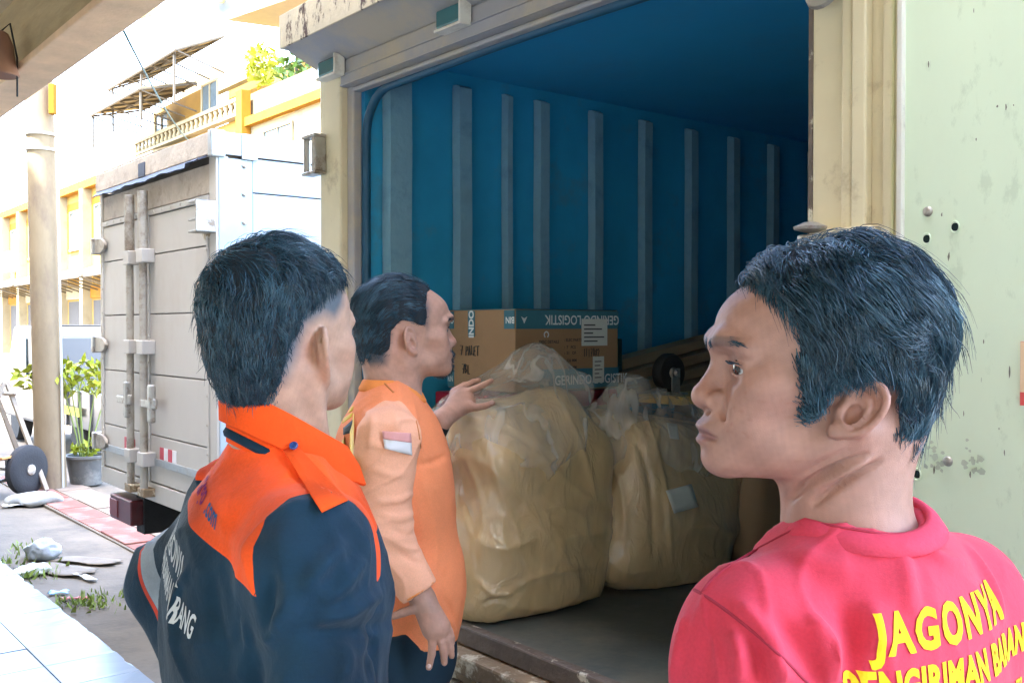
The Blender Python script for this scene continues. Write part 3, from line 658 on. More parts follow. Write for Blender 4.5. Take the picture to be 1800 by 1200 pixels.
def grow_hair(H, fr, n, seed, steps=7):
    r_ = np.random.default_rng(seed)
    c, r = np.array(H['c']), np.array(H['r'])
    u = r_.normal(0, 1, (n*6, 3)); u /= np.linalg.norm(u, axis=1, keepdims=True)
    low = r_.random(n*6) < .35; Q = c+u*r
    zz = r_.uniform(-.135, 0, n*6)+c[2]; ang = r_.uniform(0, 2*math.pi, n*6); fl = 1-H.get('nape', .9)*((zz-c[2])/.2)**2
    Q[low] = np.stack([c[0]+r[0]*fl*np.cos(ang), c[1]+r[1]*fl*np.sin(ang), zz], 1)[low]
    sd = poly_sd(Q[:, 1], Q[:, 2], H['poly']); keep = (sd > r_.uniform(0, H.get('feather', .004), n*6)) & (r_.random(n*6) < H['dens'](Q)); Q = Q[keep][:n]; n = len(Q)
    sdk = poly_sd(Q[:, 1], Q[:, 2], H['poly']); L = H['len'](Q)*r_.uniform(.75, 1.1, n)*np.clip(sdk/H.get('taper', .004), .2, 1); hmax = H['lift'](Q)*r_.uniform(.5, 1.0, n)
    paths = [Q.copy()]; P = Q.copy(); dirp = None; ph = r_.uniform(0, 6.28, n)
    wig = r_.normal(0, 1, (n, 3))*H.get('wig', .18)
    if 'whorl' in H: wig *= (1+4*np.exp(-((Q-np.array(H['whorl']))**2).sum(1)/.04**2))[:, None]
    nc = H.get('clumps', 260); ci = r_.choice(n, min(nc, n), replace=False); near = ci[((Q[:, None]-Q[None, ci])**2).sum(2).argmin(1)]
    cw = r_.normal(0, 1, (n, 3))[near]*H.get('wave', 0); cph = ph[near]; hmax = hmax*.55+hmax[near]*.45
    for i in range(steps):
        t = (i+1)/steps; nn, d = hair_n(P, H); fd = H['flow'](P, t)+wig*(.4+t)+cw*np.sin(cph+t*4.5)[:, None]
        fd = fd-(fd*nn).sum(1, keepdims=True)*nn; fd /= np.linalg.norm(fd, axis=1, keepdims=True)+1e-9
        dirp = fd if dirp is None else dirp*.45+fd*.55; dirp /= np.linalg.norm(dirp, axis=1, keepdims=True)+1e-9
        P = P+dirp*(L/steps)[:, None]; nn, d = hair_n(P, H)
        want = hmax*np.minimum(1, t*2.2)*(1-.25*max(0, t-.6)/.4); P = P+nn*((want-d)*.85)[:, None]; paths.append(P.copy())
    A = np.stack(paths, 1)                                  # n, steps+1, 3
    w = (np.linspace(0, 1, steps+1)**1.4*H.get('clump', .6))[None, :, None]*r_.uniform(.35, 1, (n, 1, 1))
    off = A[near]-A[near][:, :1]; own = A-A[:, :1]; Bp = A[:, :1]+own*(1-w)+(off+(A[near][:, :1]-A[:, :1])*.8)*w
    if H.get('stray', 0):
        st = r_.random(n) < H['stray']; nn, d = hair_n(Bp[st].reshape(-1, 3), H); nn = nn.reshape(-1, steps+1, 3)
        Bp[st] += nn*(np.linspace(0, 1, steps+1)**2)[None, :, None]*r_.uniform(.004, H.get('stray_len', .016), (st.sum(), 1, 1)) + r_.normal(0, .003, (st.sum(), 1, 3))*np.linspace(0, 1, steps+1)[None, :, None]
    H['near'] = near; return Bp
def strand_mesh(A, rad, sides=3):                          # A n,m,3 -> tapered prisms
    n, m, _ = A.shape; T = np.gradient(A, axis=1); T /= np.linalg.norm(T, axis=2, keepdims=True)+1e-9
    ref = np.array([.31, .52, .79]); s1 = np.cross(T, ref); s1 /= np.linalg.norm(s1, axis=2, keepdims=True)+1e-9; s2 = np.cross(T, s1)
    tp = np.clip(1.15-np.linspace(0, 1, m)**2, .25, 1)[None, :, None]*np.asarray(rad).reshape(-1, 1, 1)
    rings = np.stack([A+(s1*math.cos(2*math.pi*k/sides)+s2*math.sin(2*math.pi*k/sides))*tp for k in range(sides)], 2)
    V = rings.reshape(-1, 3); base = (np.arange(n)*m*sides)[:, None, None]; i = (np.arange(m-1)*sides)[None, :, None]; k = np.arange(sides)[None, None, :]
    k2 = (k+1) % sides; F = np.stack([base+i+k, base+i+k2, base+i+sides+k2, base+i+sides+k], -1).reshape(-1, 4); return V, F
def make_hair(name, H, fr, parent, m, n, seed, rad=.00048):
    V1, F1 = hair_cap(H, fr); A = grow_hair(H, fr, n, seed)
    if 'under' in H:                                        # a calmer, denser layer below the loose locks
        near = H['near']; H2 = dict(H); H2.update(H['under']); lf = H['lift']; H2['lift'] = lambda Q: lf(Q)*.72; A2 = grow_hair(H2, fr, H['under_n'], seed+50); H['near'] = np.concatenate([near, H2['near']+0]); H['near'] = np.minimum(H['near'], len(A)+len(A2)-1); A = np.concatenate([A, A2])
    V2, F2 = strand_mesh(A, np.random.default_rng(seed).uniform(.6, 1.3, len(A))*rad)
    V = np.concatenate([V1, V2]); F = np.concatenate([F1, F2+len(V1)]); W = (V*fr.sc) @ fr.R.T + fr.t
    tone = np.concatenate([np.full(len(V1), .5), np.repeat(np.clip(np.random.default_rng(seed+1).beta(1.0, 3.5, len(A))*.45+np.random.default_rng(seed+2).beta(.8, 3.2, len(A))[H['near']]*.85, 0, 1)*1.03+.57, A.shape[1]*3)])
    me = np_mesh('hair', W, F, True, None, {'tone': tone}); return link('hair', me, m, parent)
def mix(a, b, t): t = np.clip(t, 0, 1)[:, None]; return a*(1-t)+np.asarray(b)[None]*t
def skin_colors(V, fr, P):
    Q = fr.inv(V); x, y, z = np.abs(Q[:, 0]), Q[:, 1], Q[:, 2]
    C = np.repeat(np.array(P['skin'])[None], len(Q), 0)*(1+.07*snoise(Q, 90, 1)+.05*snoise(Q, 320, 2))[:, None]
    g = lambda cx, cy, cz, r: np.exp(-(((x-cx)**2+(y-cy)**2+(z-cz)**2)/r**2))
    C = mix(C, np.array(P['skin'])*(1.02, .82, .78), .6*g(.0, .125, -.025, .016)+.5*g(.043, .075, -.03, .025)+.5*g(.075, -.02, -.035, .03))
    lip = np.maximum(1-(((x/.0265)**2+((z+.0675)/.0125)**2)), 0)*(y > .100); C = mix(C, P.get('lip', (.30, .13, .125)), np.minimum(lip*3, .85))
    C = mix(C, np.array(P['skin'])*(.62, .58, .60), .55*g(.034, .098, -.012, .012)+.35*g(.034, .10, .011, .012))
    br = 1-((np.clip((x-.006)/.044, -1, 2)-.5)/.5)**2; bz = .0200+.0055*np.sin(np.clip((x-.006)/.047, 0, 1)*2.7); bw = 1-((z-bz)/.0062)**2
    C = mix(C, (.03, .03, .035), np.clip(np.minimum(br*2, bw*1.6), 0, 1)*(y > .07)*P.get('brow', .75))
    if P.get('beard'):
        bd = np.clip(1-np.abs((x/.022)**2+((z+.070)/.026)**2-1)*1.6, 0, 1)*(y > .09)*P['beard']; bd = np.maximum(bd, P['beard']*g(.0, .115, -.092, .016))
        bd = np.maximum(bd, P['beard']*.9*np.exp(-((z+.053)/.006)**2)*(y > .105)*(x < .028)); C = mix(C, (.035, .04, .05), bd)
    if P.get('acne'):
        rr = np.random.default_rng(5)
        for _ in range(16):
            a = (rr.uniform(.03, .062), 0, rr.uniform(-.065, -.012)); C = mix(C, np.array(P['skin'])*(.80, .64, .62), .6*np.exp(-((x-a[0])**2+(z-a[2])**2)/(rr.uniform(.0009, .0018)**2))*(y > .02))
    if P.get('fade') is not None:
        sd = poly_sd(y, z, P['fade']); C = mix(C, P.get('fade_col', (.045, .06, .075)), np.clip(sd/.022, 0, 1)**1.3*.92*(x > .03))
    C = C*(1+.05*snoise(Q, 700, 11)+.05*snoise(Q, 30, 12))[:, None]
    return np.clip(C, .003, 1)
def eyes(fr, parent, m, look=(0, 1, 0), R=.0132):
    for s in (1, -1):
        b = MB(); b.lathe([(R*math.sin(a), -R*math.cos(a)) for a in np.linspace(.02, math.pi-.02, 28)], 36); V = np.array(b.v)
        d = V/np.linalg.norm(V, axis=1, keepdims=True); lk = np.array(look, float); lk /= np.linalg.norm(lk); a = np.arccos(np.clip(d @ lk, -1, 1))
        C = np.full((len(V), 3), .42)*np.array([1, .97, .94]); C[a < .68] = (.030, .017, .010); C[a < .25] = (.003, .003, .003)
        W = ((V+np.array([s*.033, .0915, 0]))*fr.sc) @ fr.R.T+fr.t; me = bpy.data.meshes.new('eye'); me.from_pydata([tuple(p) for p in W], [], b.f); me.shade_smooth()
        at_ = me.color_attributes.new('Col', 'FLOAT_COLOR', 'POINT'); c4 = np.ones((len(V), 4), np.float32); c4[:, :3] = C; at_.data.foreach_set('color', c4.ravel()); link('eye', me, m, parent)
def brow_lashes(fr, parent, m, seed, nb=230):
    r_ = np.random.default_rng(seed); S = []
    for s in (1, -1):
        for i in range(nb):
            t = r_.random(); x = .007+.045*t; z = .0200+.0055*math.sin(min(1, t)*2.7)+r_.normal(0, .0022)*(1-.55*t); y = .1255-.0095*t-.0145*t*t
            L = r_.uniform(.006, .010); dr = np.array([s*(.7+.3*t), -.25-.5*t, .55-.85*t])+r_.normal(0, .12, 3); dr /= np.linalg.norm(dr)
            p = np.array([s*x, y-.0015, z]); S.append([p, p+dr*L*.5+np.array([0, .0012, 0]), p+dr*L+np.array([0, .0006, -.0006])])
        for i in range(26):
            t = i/25; x = .021+.0245*t; p = np.array([s*x, .1055-.008*abs(t-.35)-.004*t, .0042-.0035*abs(t-.45)]); S.append([p, p+np.array([s*.001*(t-.3)*3, .004, .0006]), p+np.array([s*.002*(t-.3)*3, .007, .003])])
    V, F = strand_mesh(np.array(S), .00036); me = np_mesh('eyebrow', (V*fr.sc) @ fr.R.T+fr.t, F, True, None, {'tone': np.ones(len(V))*.8}); link('eyebrow', me, m, parent)
def hair_mat(name, dark, light, rough=.35):
    m = bpy.data.materials.new(name); m.use_nodes = True; nt = m.node_tree; b = nt.nodes['Principled BSDF']; b.inputs['Roughness'].default_value = rough; b.inputs['Specular IOR Level'].default_value = .6
    a = nt.nodes.new('ShaderNodeAttribute'); a.attribute_name = 'tone'; r_ = nt.nodes.new('ShaderNodeValToRGB'); nt.links.new(a.outputs['Fac'], r_.inputs[0])
    mr = nt.nodes.new('ShaderNodeMapRange'); mr.inputs['From Min'].default_value = .5; mr.inputs['From Max'].default_value = 1.6; nt.links.new(a.outputs['Fac'], mr.inputs[0]); nt.links.new(mr.outputs[0], r_.inputs[0])
    r_.color_ramp.elements[0].color = (*[c*.3 for c in dark], 1); e_ = r_.color_ramp.elements.new(.06); e_.color = (*dark, 1); r_.color_ramp.elements[2].color = (*light, 1); nt.links.new(r_.outputs[0], b.inputs['Base Color'])  # lowest tone, the cap, darkened to imitate self-shadow between strands
    m2 = nt.nodes.new('ShaderNodeMapRange'); m2.inputs['From Min'].default_value = .551; m2.inputs['From Max'].default_value = .56; m2.inputs['To Min'].default_value = .85; m2.inputs['To Max'].default_value = rough; nt.links.new(a.outputs['Fac'], m2.inputs[0]); nt.links.new(m2.outputs[0], b.inputs['Roughness']); return m
# ================================================================ bodies and clothes
def torso(f, T, zs, sw, g, k=.05, fat=1.0, belly=0, wide=1.0, trap=0, drop=0, ball=0):   # g: growth over the bare body
    f.put(ell((0, 0, zs-.17), (.158*wide+g, .105*fat+g, .215+g), T), k)
    f.put(ell((0, -.035, zs-.12), (.130*wide+g, .075+g, .15+g), T), k)
    f.put(ell((0, .012+belly*.4, zs-.40), (.142*wide+g, .100*fat+belly+g, .20+g), T), k)
    f.put(ell((0, 0, zs-.58), (.160+g, .112*fat+g, .13+g), T), k)
    for s in (1, -1):
        f.put(cone((0, -.012, zs+.035), (s*(sw-.03), -.015, zs-.018-drop), .048+g+trap, .042+g+trap*.5, T), k*.7)
        f.put(ell((s*sw, -.012, zs-.035-drop), (.056+g+ball, .056+g+ball, .062+g+ball), T), k*.6)
def arm(f, T, a, b, c, ra, rb, rc, g, k=.03):
    f.put(cone(a, b, ra+g, rb+g, T), k)
    if c is not None: f.put(cone(b, c, rb+g, rc+g, T), .02)
def legs(f, T, hip, g, feet=((.10, .02), (-.10, .02)), z0=.15, k=.04):
    for s, (fx, fy) in zip((1, -1), feet):
        f.put(cone((s*.085, 0, hip), ((s*.085+fx)/2, fy*.5+.015, (hip+z0)/2+.02), .088+g, .060+g, T), k)
        f.put(cone(((s*.085+fx)/2, fy*.5+.015, (hip+z0)/2+.02), (fx, fy, z0+.09), .060+g, .045+g, T), k)
def shoes(T, parent, feet, m, z0=.15):
    for fx, fy in feet:
        f = Field(lin(-.09, .09, .008), lin(-.13, .22, .008), lin(-.02, .14, .008))
        f.put(ell((0, .03, .03), (.045, .14, .045)), .02); f.put(cone((0, -.04, .04), (0, -.03, .10), .045, .04), .03)
        f.d = np.maximum(f.d, -(f.a[2][None, None, :])); V, F = f.mesh(); W = T.p((0, 0, 0))+(V+np.array([fx, fy, 0])) @ T.R.T; W[:, 2] += z0+.002-T.t[2]*0
        me = np_mesh('shoe', W, F); link('shoe', me, m, parent)
def bvh_of(V, F): return BVHTree.FromPolygons([tuple(p) for p in V], [tuple(map(int, q)) for q in F])
def hit(bvh, px, py):
    r = ray(px, py); r = r/np.linalg.norm(r); h = bvh.ray_cast(Vector(_C), Vector(r)); return None if h[0] is None else np.array(h[0])
def fold_lines(V, F, lines, bvh=None):                    # (picture points, height, width): raised or sunk creases in the cloth
    bvh = bvh or bvh_of(V, F); N = normals(V, F); disp = np.zeros(len(V))
    for pts, amp, w in lines:
        sp = spline([(p[0], p[1], 0) for p in pts], max(6, 5*len(pts))); Q = [hit(bvh, p[0], p[1]) for p in sp]; Q = [q for q in Q if q is not None]
        if len(Q) < 2: continue
        Q = np.array(Q); lo, hi = Q.min(0)-4*w, Q.max(0)+4*w; sel = np.where(((V > lo) & (V < hi)).all(1))[0]; S = V[sel]; best = np.full(len(S), 1e9); tt = np.zeros(len(S))
        for i in range(len(Q)-1):
            a, b = Q[i], Q[i+1]; e = b-a; t = np.clip(((S-a) @ e)/(e @ e+1e-12), 0, 1); d = np.linalg.norm(S-a-t[:, None]*e, axis=1); m = d < best; best[m] = d[m]; tt[m] = (i+t[m])/(len(Q)-1)
        disp[sel] += amp*np.exp(-(best/w)**2)*(np.sin(np.clip(tt, .02, .98)*math.pi)**.5)
    return V+N*disp[:, None]
def wrinkle(V, F, sc, amp, seed, stretch=(1, 1, 1)):
    N = normals(V, F); Q = V*np.array(stretch); w = np.stack([snoise(Q, sc*.5, seed+i) for i in range(3)], 1)*.35/sc*6
    r = 1-np.abs(snoise(Q+w, sc, seed+9)); return V+N*((r-.45)*amp)[:, None]
def stick_text(s, size, bvh, origin, right, up, m, parent, name='lettering', bold=0, sx=1.0, shear=0, off=.0012, space=1.0, maxlen=.006):
    vs, fs = text_geo(s, size, bold, 3, 'LEFT', shear, space)
    bm = bmesh.new(); bv = [bm.verts.new((x*sx, y, 0)) for x, y, z in vs]
    for q in fs:
        try: bm.faces.new([bv[i] for i in q])
        except ValueError: pass
    bmesh.ops.triangulate(bm, faces=bm.faces)
    for _ in range(4):
        lg = [e for e in bm.edges if e.calc_length() > maxlen]
        if not lg: break
        bmesh.ops.subdivide_edges(bm, edges=lg, cuts=1); bmesh.ops.triangulate(bm, faces=bm.faces)
    right, up = np.array(right, float), np.array(up, float); nrm = np.cross(right, up); nrm /= np.linalg.norm(nrm); dead = []
    for v in bm.verts:
        p = np.array(origin)+right*v.co.x+up*v.co.y; h = bvh.ray_cast(Vector(p+nrm*.12), Vector(-nrm), .3)
        if h[0] is None: dead.append(v); v.co = Vector(p)
        else: v.co = h[0]+h[1]*off*(1 if h[1].dot(Vector(nrm)) > 0 else -1)
    bmesh.ops.delete(bm, geom=dead, context='VERTS')
    me = bpy.data.meshes.new(name); bm.to_mesh(me); bm.free(); return link(name, me, m, parent)
def stick_curve(pts, r, bvh, m, parent, name, off=.0008, n=40, sides=6, flatten=1):   # stitched seam along picture points
    sp = spline([(p[0], p[1], 0) for p in pts], n); Q = [hit(bvh, p[0], p[1]) for p in sp]; Q = [q for q in Q if q is not None]
    if len(Q) < 2: return None
    Q = np.array(Q); Q[1:-1] = (Q[:-2]+2*Q[1:-1]+Q[2:])/4
    return MB().tube([tuple(q) for q in Q], r, sides).build(name, m, parent, smooth=True)
def fabric(name, col, attr_cols=(), rough=.85, weave=900, bump=.12, var=.08, sheen=.0, sss=0, scale=12):
    """cloth material; attr_cols = [(attribute, colour)] painted where the signed attribute is positive"""
    m = bpy.data.materials.new(name); m.use_nodes = True; nt = m.node_tree; N = nt.nodes; L = nt.links; b = N['Principled BSDF']
    b.inputs['Roughness'].default_value = rough; b.inputs['Specular IOR Level'].default_value = .25
    tc = N.new('ShaderNodeTexCoord'); nz = N.new('ShaderNodeTexNoise'); nz.inputs['Scale'].default_value = scale; nz.inputs['Detail'].default_value = 7; L.new(tc.outputs['Object'], nz.inputs['Vector'])
    mr = N.new('ShaderNodeMapRange'); mr.inputs['From Min'].default_value = .3; mr.inputs['From Max'].default_value = .7; mr.inputs['To Min'].default_value = 1-var; mr.inputs['To Max'].default_value = 1+var; L.new(nz.outputs['Fac'], mr.inputs[0])
    nf = N.new('ShaderNodeTexNoise'); nf.inputs['Scale'].default_value = 330; nf.inputs['Detail'].default_value = 3; L.new(tc.outputs['Object'], nf.inputs['Vector']); mf = N.new('ShaderNodeMath'); mf.operation = 'MULTIPLY_ADD'; mf.inputs[1].default_value = .28; mf.inputs[2].default_value = .86; L.new(nf.outputs['Fac'], mf.inputs[0]); mm = N.new('ShaderNodeMath'); mm.operation = 'MULTIPLY'; L.new(mf.outputs[0], mm.inputs[0]); L.new(mr.outputs[0], mm.inputs[1])
    rgb = N.new('ShaderNodeRGB'); rgb.outputs[0].default_value = (*col, 1); out = rgb.outputs[0]
    for an, c in attr_cols:
        a = N.new('ShaderNodeAttribute'); a.attribute_name = an; gt = N.new('ShaderNodeMath'); gt.operation = 'GREATER_THAN'; gt.inputs[1].default_value = 0; L.new(a.outputs['Fac'], gt.inputs[0])
        mx = N.new('ShaderNodeMix'); mx.data_type = 'RGBA'; L.new(gt.outputs[0], mx.inputs[0]); L.new(out, mx.inputs[6]); mx.inputs[7].default_value = (*c, 1); out = mx.outputs[2]
    mu = N.new('ShaderNodeMix'); mu.data_type = 'RGBA'; mu.blend_type = 'MULTIPLY'; mu.inputs[0].default_value = 1; L.new(out, mu.inputs[6]); L.new(mm.outputs[0], mu.inputs[7]); L.new(mu.outputs[2], b.inputs['Base Color'])
    n2 = N.new('ShaderNodeTexNoise'); n2.inputs['Scale'].default_value = weave; n2.inputs['Detail'].default_value = 2; L.new(tc.outputs['Object'], n2.inputs['Vector'])
    n3 = N.new('ShaderNodeTexNoise'); n3.inputs['Scale'].default_value = 45; n3.inputs['Detail'].default_value = 5; n3.inputs['Distortion'].default_value = .6; L.new(tc.outputs['Object'], n3.inputs['Vector'])
    ad = N.new('ShaderNodeMath'); ad.operation = 'MULTIPLY_ADD'; ad.inputs[1].default_value = .22; L.new(n2.outputs['Fac'], ad.inputs[0]); L.new(n3.outputs['Fac'], ad.inputs[2])
    bp = N.new('ShaderNodeBump'); bp.inputs['Strength'].default_value = bump; bp.inputs['Distance'].default_value = .006; L.new(ad.outputs[0], bp.inputs['Height']); L.new(bp.outputs[0], b.inputs['Normal'])
    if sheen: b.inputs['Sheen Weight'].default_value = sheen
    return m

def stick_patch(quad, bvh, m, parent, name, n=(10, 6), off=.0015):   # thin patch laid on the cloth; quad = four picture points
    q = [np.array(p, float) for p in quad]; V = []; F = []
    for j in range(n[1]+1):
        for i in range(n[0]+1):
            a, b = i/n[0], j/n[1]; p = (q[0]*(1-a)+q[1]*a)*(1-b)+(q[3]*(1-a)+q[2]*a)*b
            r = ray(*p); r = r/np.linalg.norm(r); h = bvh.ray_cast(Vector(_C), Vector(r)); V.append((0, 0, 0) if h[0] is None else tuple(h[0]-Vector(r)*off))
            if h[0] is None: V[-1] = tuple(V[-2]) if len(V) > 1 else (0, 0, 0)
    w = n[0]+1; F = [(j*w+i, j*w+i+1, (j+1)*w+i+1, (j+1)*w+i) for j in range(n[1]) for i in range(n[0])]
    o = MB().add(V, F).build(name, m, parent, smooth=True); s_ = o.modifiers.new('thick', 'SOLIDIFY'); s_.thickness = .0012; s_.offset = -1; return o

def crease(V, F, sc, amp, seed, stretch=(1, 1, 1), sharp=5, warp=.5):   # thin sharp ridges like stretched film or crumpled paper
    N = normals(V, F); Q = V*np.array(stretch); w = np.stack([snoise(Q, sc*.45, seed+i) for i in range(3)], 1)*warp/sc*3
    r = np.clip(1-np.abs(snoise(Q+w, sc, seed+9)), 0, 1)**sharp; m = np.clip(.5+.6*snoise(Q, sc*.3, seed+20), 0, 1); return V+N*(r*m*amp)[:, None]
# ================================================================ the three men
M_skin = mat('skin', (.4, .25, .18), .46, var=.06, scale=60, bump=.16, bscale=900, sss=.06, attr='Col', spec=.4)
M_eye = mat('eye', (.7, .7, .7), .08, var=0, attr='Col', coat=.25)
M_hair = hair_mat('tinted_hair', (.004, .024, .044), (.080, .185, .250), .26)  # blue shadow cast and lock highlights put into the strand colours
M_shoe = mat('shoe', (.03, .03, .03), .6)
def head_frame(px, py, d, yaw, pitch=0, roll=0, sc=1.0):
    return Frame(rotz(math.radians(yaw-90)) @ rotx(math.radians(pitch)) @ roty(math.radians(roll)), at(px, py, d), sc)
def whorl_flow(wh, grav, fwd=0.0):
    wh = np.array(wh)
    def flow(Q, t):
        a = Q-wh; a = a/(np.linalg.norm(a, axis=1, keepdims=True)+1e-6)
        return a*(1-.6*t)+np.array([0, fwd, -grav])*(.35+t)
    return flow
# ---------------------------------------------------------------- man in the red t-shirt
def person_red():
    root = empty('person', (.37, 1.0, .15), 0, label='person in red t-shirt with yellow back lettering, looking over his shoulder', cat='person')
    inv = Matrix.Translation((-.37, -1.0, -.15))
    H = head_frame(1460, 650, 1.0, 179, 2, 0, 1.0)
    yaw = 118; N = np.array([.341, 1.005, 0]); T = Frame(rotz(math.radians(yaw-90)), N); zs, sw = 1.362, .140
    P = dict(skin=(.375, .200, .152), brow=.55, acne=True, beard=.10, ear=(-.004, -.036), lip=(.27, .125, .115))
    f = Field(axis(-.1, .95, .03, [(.17, .66, .0026)]), axis(.55, 1.5, .03, [(.88, 1.12, .0026)]), axis(.1, 1.8, .03, [(1.43, 1.76, .0026)]))
    head_solid(f, H, P)
    f.put(cone(H.p((0, -.02, -.07)), T.p((0, -.005, zs+.01)), .051, .062), .03)
    f.put(cone(H.p((-.058, -.012, -.055)), T.p((-.02, .055, zs+.0)), .013, .014), .02)       # neck muscle
    f.put(cone(H.p((.05, -.02, -.06)), T.p((.03, .055, zs+.0)), .013, .014), .02)
    torso(f, T, zs, sw, -.014, fat=.95, trap=-.014, drop=.036)
    arm(f, T, (-sw, -.01, zs-.04), (-sw-.06, -.02, zs-.32), (-sw-.03, .16, zs-.45), .044, .036, .026, -.004)
    arm(f, T, (sw, -.01, zs-.04), (sw+.06, -.02, zs-.32), (sw+.03, .16, zs-.45), .044, .036, .026, -.004)
    legs(f, T, .82, -.012)
    V, F = f.mesh()
    V = fold_lines(V, F, [([(1520, 800), (1470, 822), (1420, 850), (1385, 880)], -.010, .0036), ([(1545, 812), (1500, 838), (1460, 862), (1430, 885)], -.010, .0036), ([(1530, 805), (1485, 830), (1440, 856)], .004, .004), ([(1500, 790), (1450, 812), (1410, 835)], -.004, .004)])
    me = np_mesh('body', V, F, True, skin_colors(V, H, P)); body = link('body', me, M_skin, root); body.matrix_parent_inverse = inv
    eyes(H, body, M_eye, (-.30, 1, .0)); brow_lashes(H, body, M_hair, 3)
    # hair
    poly = [(.060, .125), (.076, .106), (.074, .092), (.066, .070), (.060, .045), (.057, .020), (.053, -.005), (.047, -.032), (.040, -.054), (.031, -.050), (.020, -.034), (.013, -.016), (.002, -.004), (-.022, .006), (-.044, -.014), (-.040, -.05), (-.024, -.088), (-.024, -.116), (-.09, -.11), (-.15, -.02), (-.15, .15), (.02, .16)]
    def lenf(Q): return .058+.036*np.clip((Q[:, 2]-.03)/.08, 0, 1)-.022*np.clip((-.04-Q[:, 2])/.05, 0, 1)-.036*np.clip((Q[:, 1]+.03)/.02, 0, 1)*np.clip((.030-Q[:, 2])/.03, 0, 1)*np.clip((.055-Q[:, 1])/.02, 0, 1)
    def lift(Q): return .011+.018*np.clip((Q[:, 2]-.02)/.09, 0, 1)-.004*np.clip((-.05-Q[:, 2])/.05, 0, 1)
    wf = whorl_flow((.075, .02, .115), .75)
    def flow(Q, t):
        z, y = Q[:, 2], Q[:, 1]
        d = wf(Q, t); fr_ = (np.clip((y-.055)/.03, 0, 1)*np.clip((z-.075)/.02, 0, 1))[:, None]; tm = (np.clip((y-.015)/.03, 0, 1)*np.clip((.105-z)/.03, 0, 1))[:, None]
        bk = np.clip((.04-y)/.06, 0, 1)[:, None]*np.clip((z+.02)/.05, 0, 1)[:, None]
        return d+fr_*np.array([-.5, .05, .40-.6*t])+tm*np.array([0, -.55, -.75])+bk*np.array([0, -.75, .1])
    hp = dict(c=(0, -.008, .030), r=(.079, .097, .090), poly=poly, cap=lambda Q: .006+.006*np.clip((Q[:, 2]-.0)/.1, 0, 1), len=lenf, lift=lift, dens=lambda Q: np.ones(len(Q)),
              flow=flow, whorl=(.075, .02, .115), wig=.16, clumps=150, clump=.92, stray=.05, stray_len=.016, nape=1.0, feather=.010, taper=.016, wave=.75, under=dict(wave=.3, clump=.55, clumps=300, stray=0, wig=.2), under_n=13000)
    h = make_hair('hair', hp, H, body, M_hair, 10000, 11)
    # shirt
    g = .010
    s = Field(axis(-.05, .85, .03, [(.07, .66, .0042)]), axis(.6, 1.4, .03, [(.70, 1.26, .0042)]), axis(.62, 1.5, .03, [(1.06, 1.46, .0042)]))
    torso(s, T, zs, sw, g, fat=1.0, trap=-.014, drop=.036)
    for sg in (-1, 1):
        s.put(cone((sg*sw, -.012, zs-.04), (sg*(sw+.062), -.02, zs-.30), .048, .066, T), .045)
    s.cut(cone(T.p((0, -.008, zs+.062)), T.p((0, .03, zs+.20)), .064, .085), .006)           # neck opening
    s.d = np.maximum(s.d, -(s.a[2][None, None, :]-.70))
    V, F = s.mesh(); V = wrinkle(V, F, 26, .0035, 3, (1, 1, .5)); V = crease(V, F, 24, .006, 7, (1, 1, .45), 5, .8); V = crease(V, F, 55, .0022, 8, (1, 1, .5), 4, .8)
    L = [([(1420, 1080), (1460, 1140), (1470, 1200)], 0.0136, 0.0102), ([(1370, 1090), (1420, 1150), (1440, 1200)], -0.0085, 0.0085), ([(1300, 1060), (1350, 1120), (1390, 1200)], 0.0102, 0.0085),
         ([(1480, 1060), (1500, 1130), (1480, 1200)], -0.0119, 0.0102), ([(1580, 960), (1590, 1010), (1600, 1080)], 0.0085, 0.0102), ([(1620, 950), (1650, 980), (1700, 990)], 0.0068, 0.0085), ([(1700, 960), (1740, 1030), (1760, 1090)], 0.0085, 0.0085),
         ([(1290, 1110), (1300, 1150), (1300, 1200)], 0.0119, 0.0068), ([(1325, 1120), (1335, 1160), (1340, 1200)], -0.0102, 0.0059), ([(1255, 1080), (1240, 1130), (1235, 1200)], -0.0051, 0.0102), ([(1350, 1150), (1365, 1180), (1370, 1200)], 0.0102, 0.0059),
         ([(1205, 1080), (1195, 1140), (1180, 1200)], 0.0068, 0.0059), ([(1400, 960), (1440, 990), (1500, 1000)], 0.0051, 0.0119), ([(1530, 1050), (1540, 1100), (1545, 1140)], 0.0068, 0.0102)]
    V = fold_lines(V, F, L); bv = bvh_of(V, F)
    M_red = fabric('red_cotton', (.60, .042, .075), var=.07, bump=.2, sheen=.1); M_redtrim = fabric('red_rib', (.60, .05, .09), weave=500, bump=.3)
    shirt = link('shirt', np_mesh('shirt', V, F), M_red, root); shirt.matrix_parent_inverse = inv
    # ribbed collar: flattened ring lying on the neckline
    ring = []
    for a in np.linspace(0, 2*math.pi, 61)[:-1]:
        c_ = np.array([.067*math.cos(a), -.010+.065*math.sin(a), zs+.047+.008*math.cos(a)**2+.006*math.cos(a)-.030*max(0, math.sin(a))-.006*max(0, -math.sin(a))]); ring.append(T.p(c_))
    b = MB(); n = 60; prof = [(.016, -.016), (.0195, -.0125), (.0115, -.001), (.005, .004), (.001, .005), (-.002, .002), (.004, -.013)]
    for i, p in enumerate(ring):
        a = 2*math.pi*i/60; rad = T.R @ np.array([math.cos(a), math.sin(a), 0])
        for (pw, ph) in prof: b.v.append(tuple(p+rad*pw+np.array([0, 0, ph])))
    m6 = len(prof); b.f = [(i*m6+k, i*m6+(k+1) % m6, ((i+1) % n)*m6+(k+1) % m6, ((i+1) % n)*m6+k) for i in range(n) for k in range(m6)]
    b.build('collar', M_redtrim, shirt, smooth=True)
    M_seam = fabric('red_seam', (.36, .03, .055))
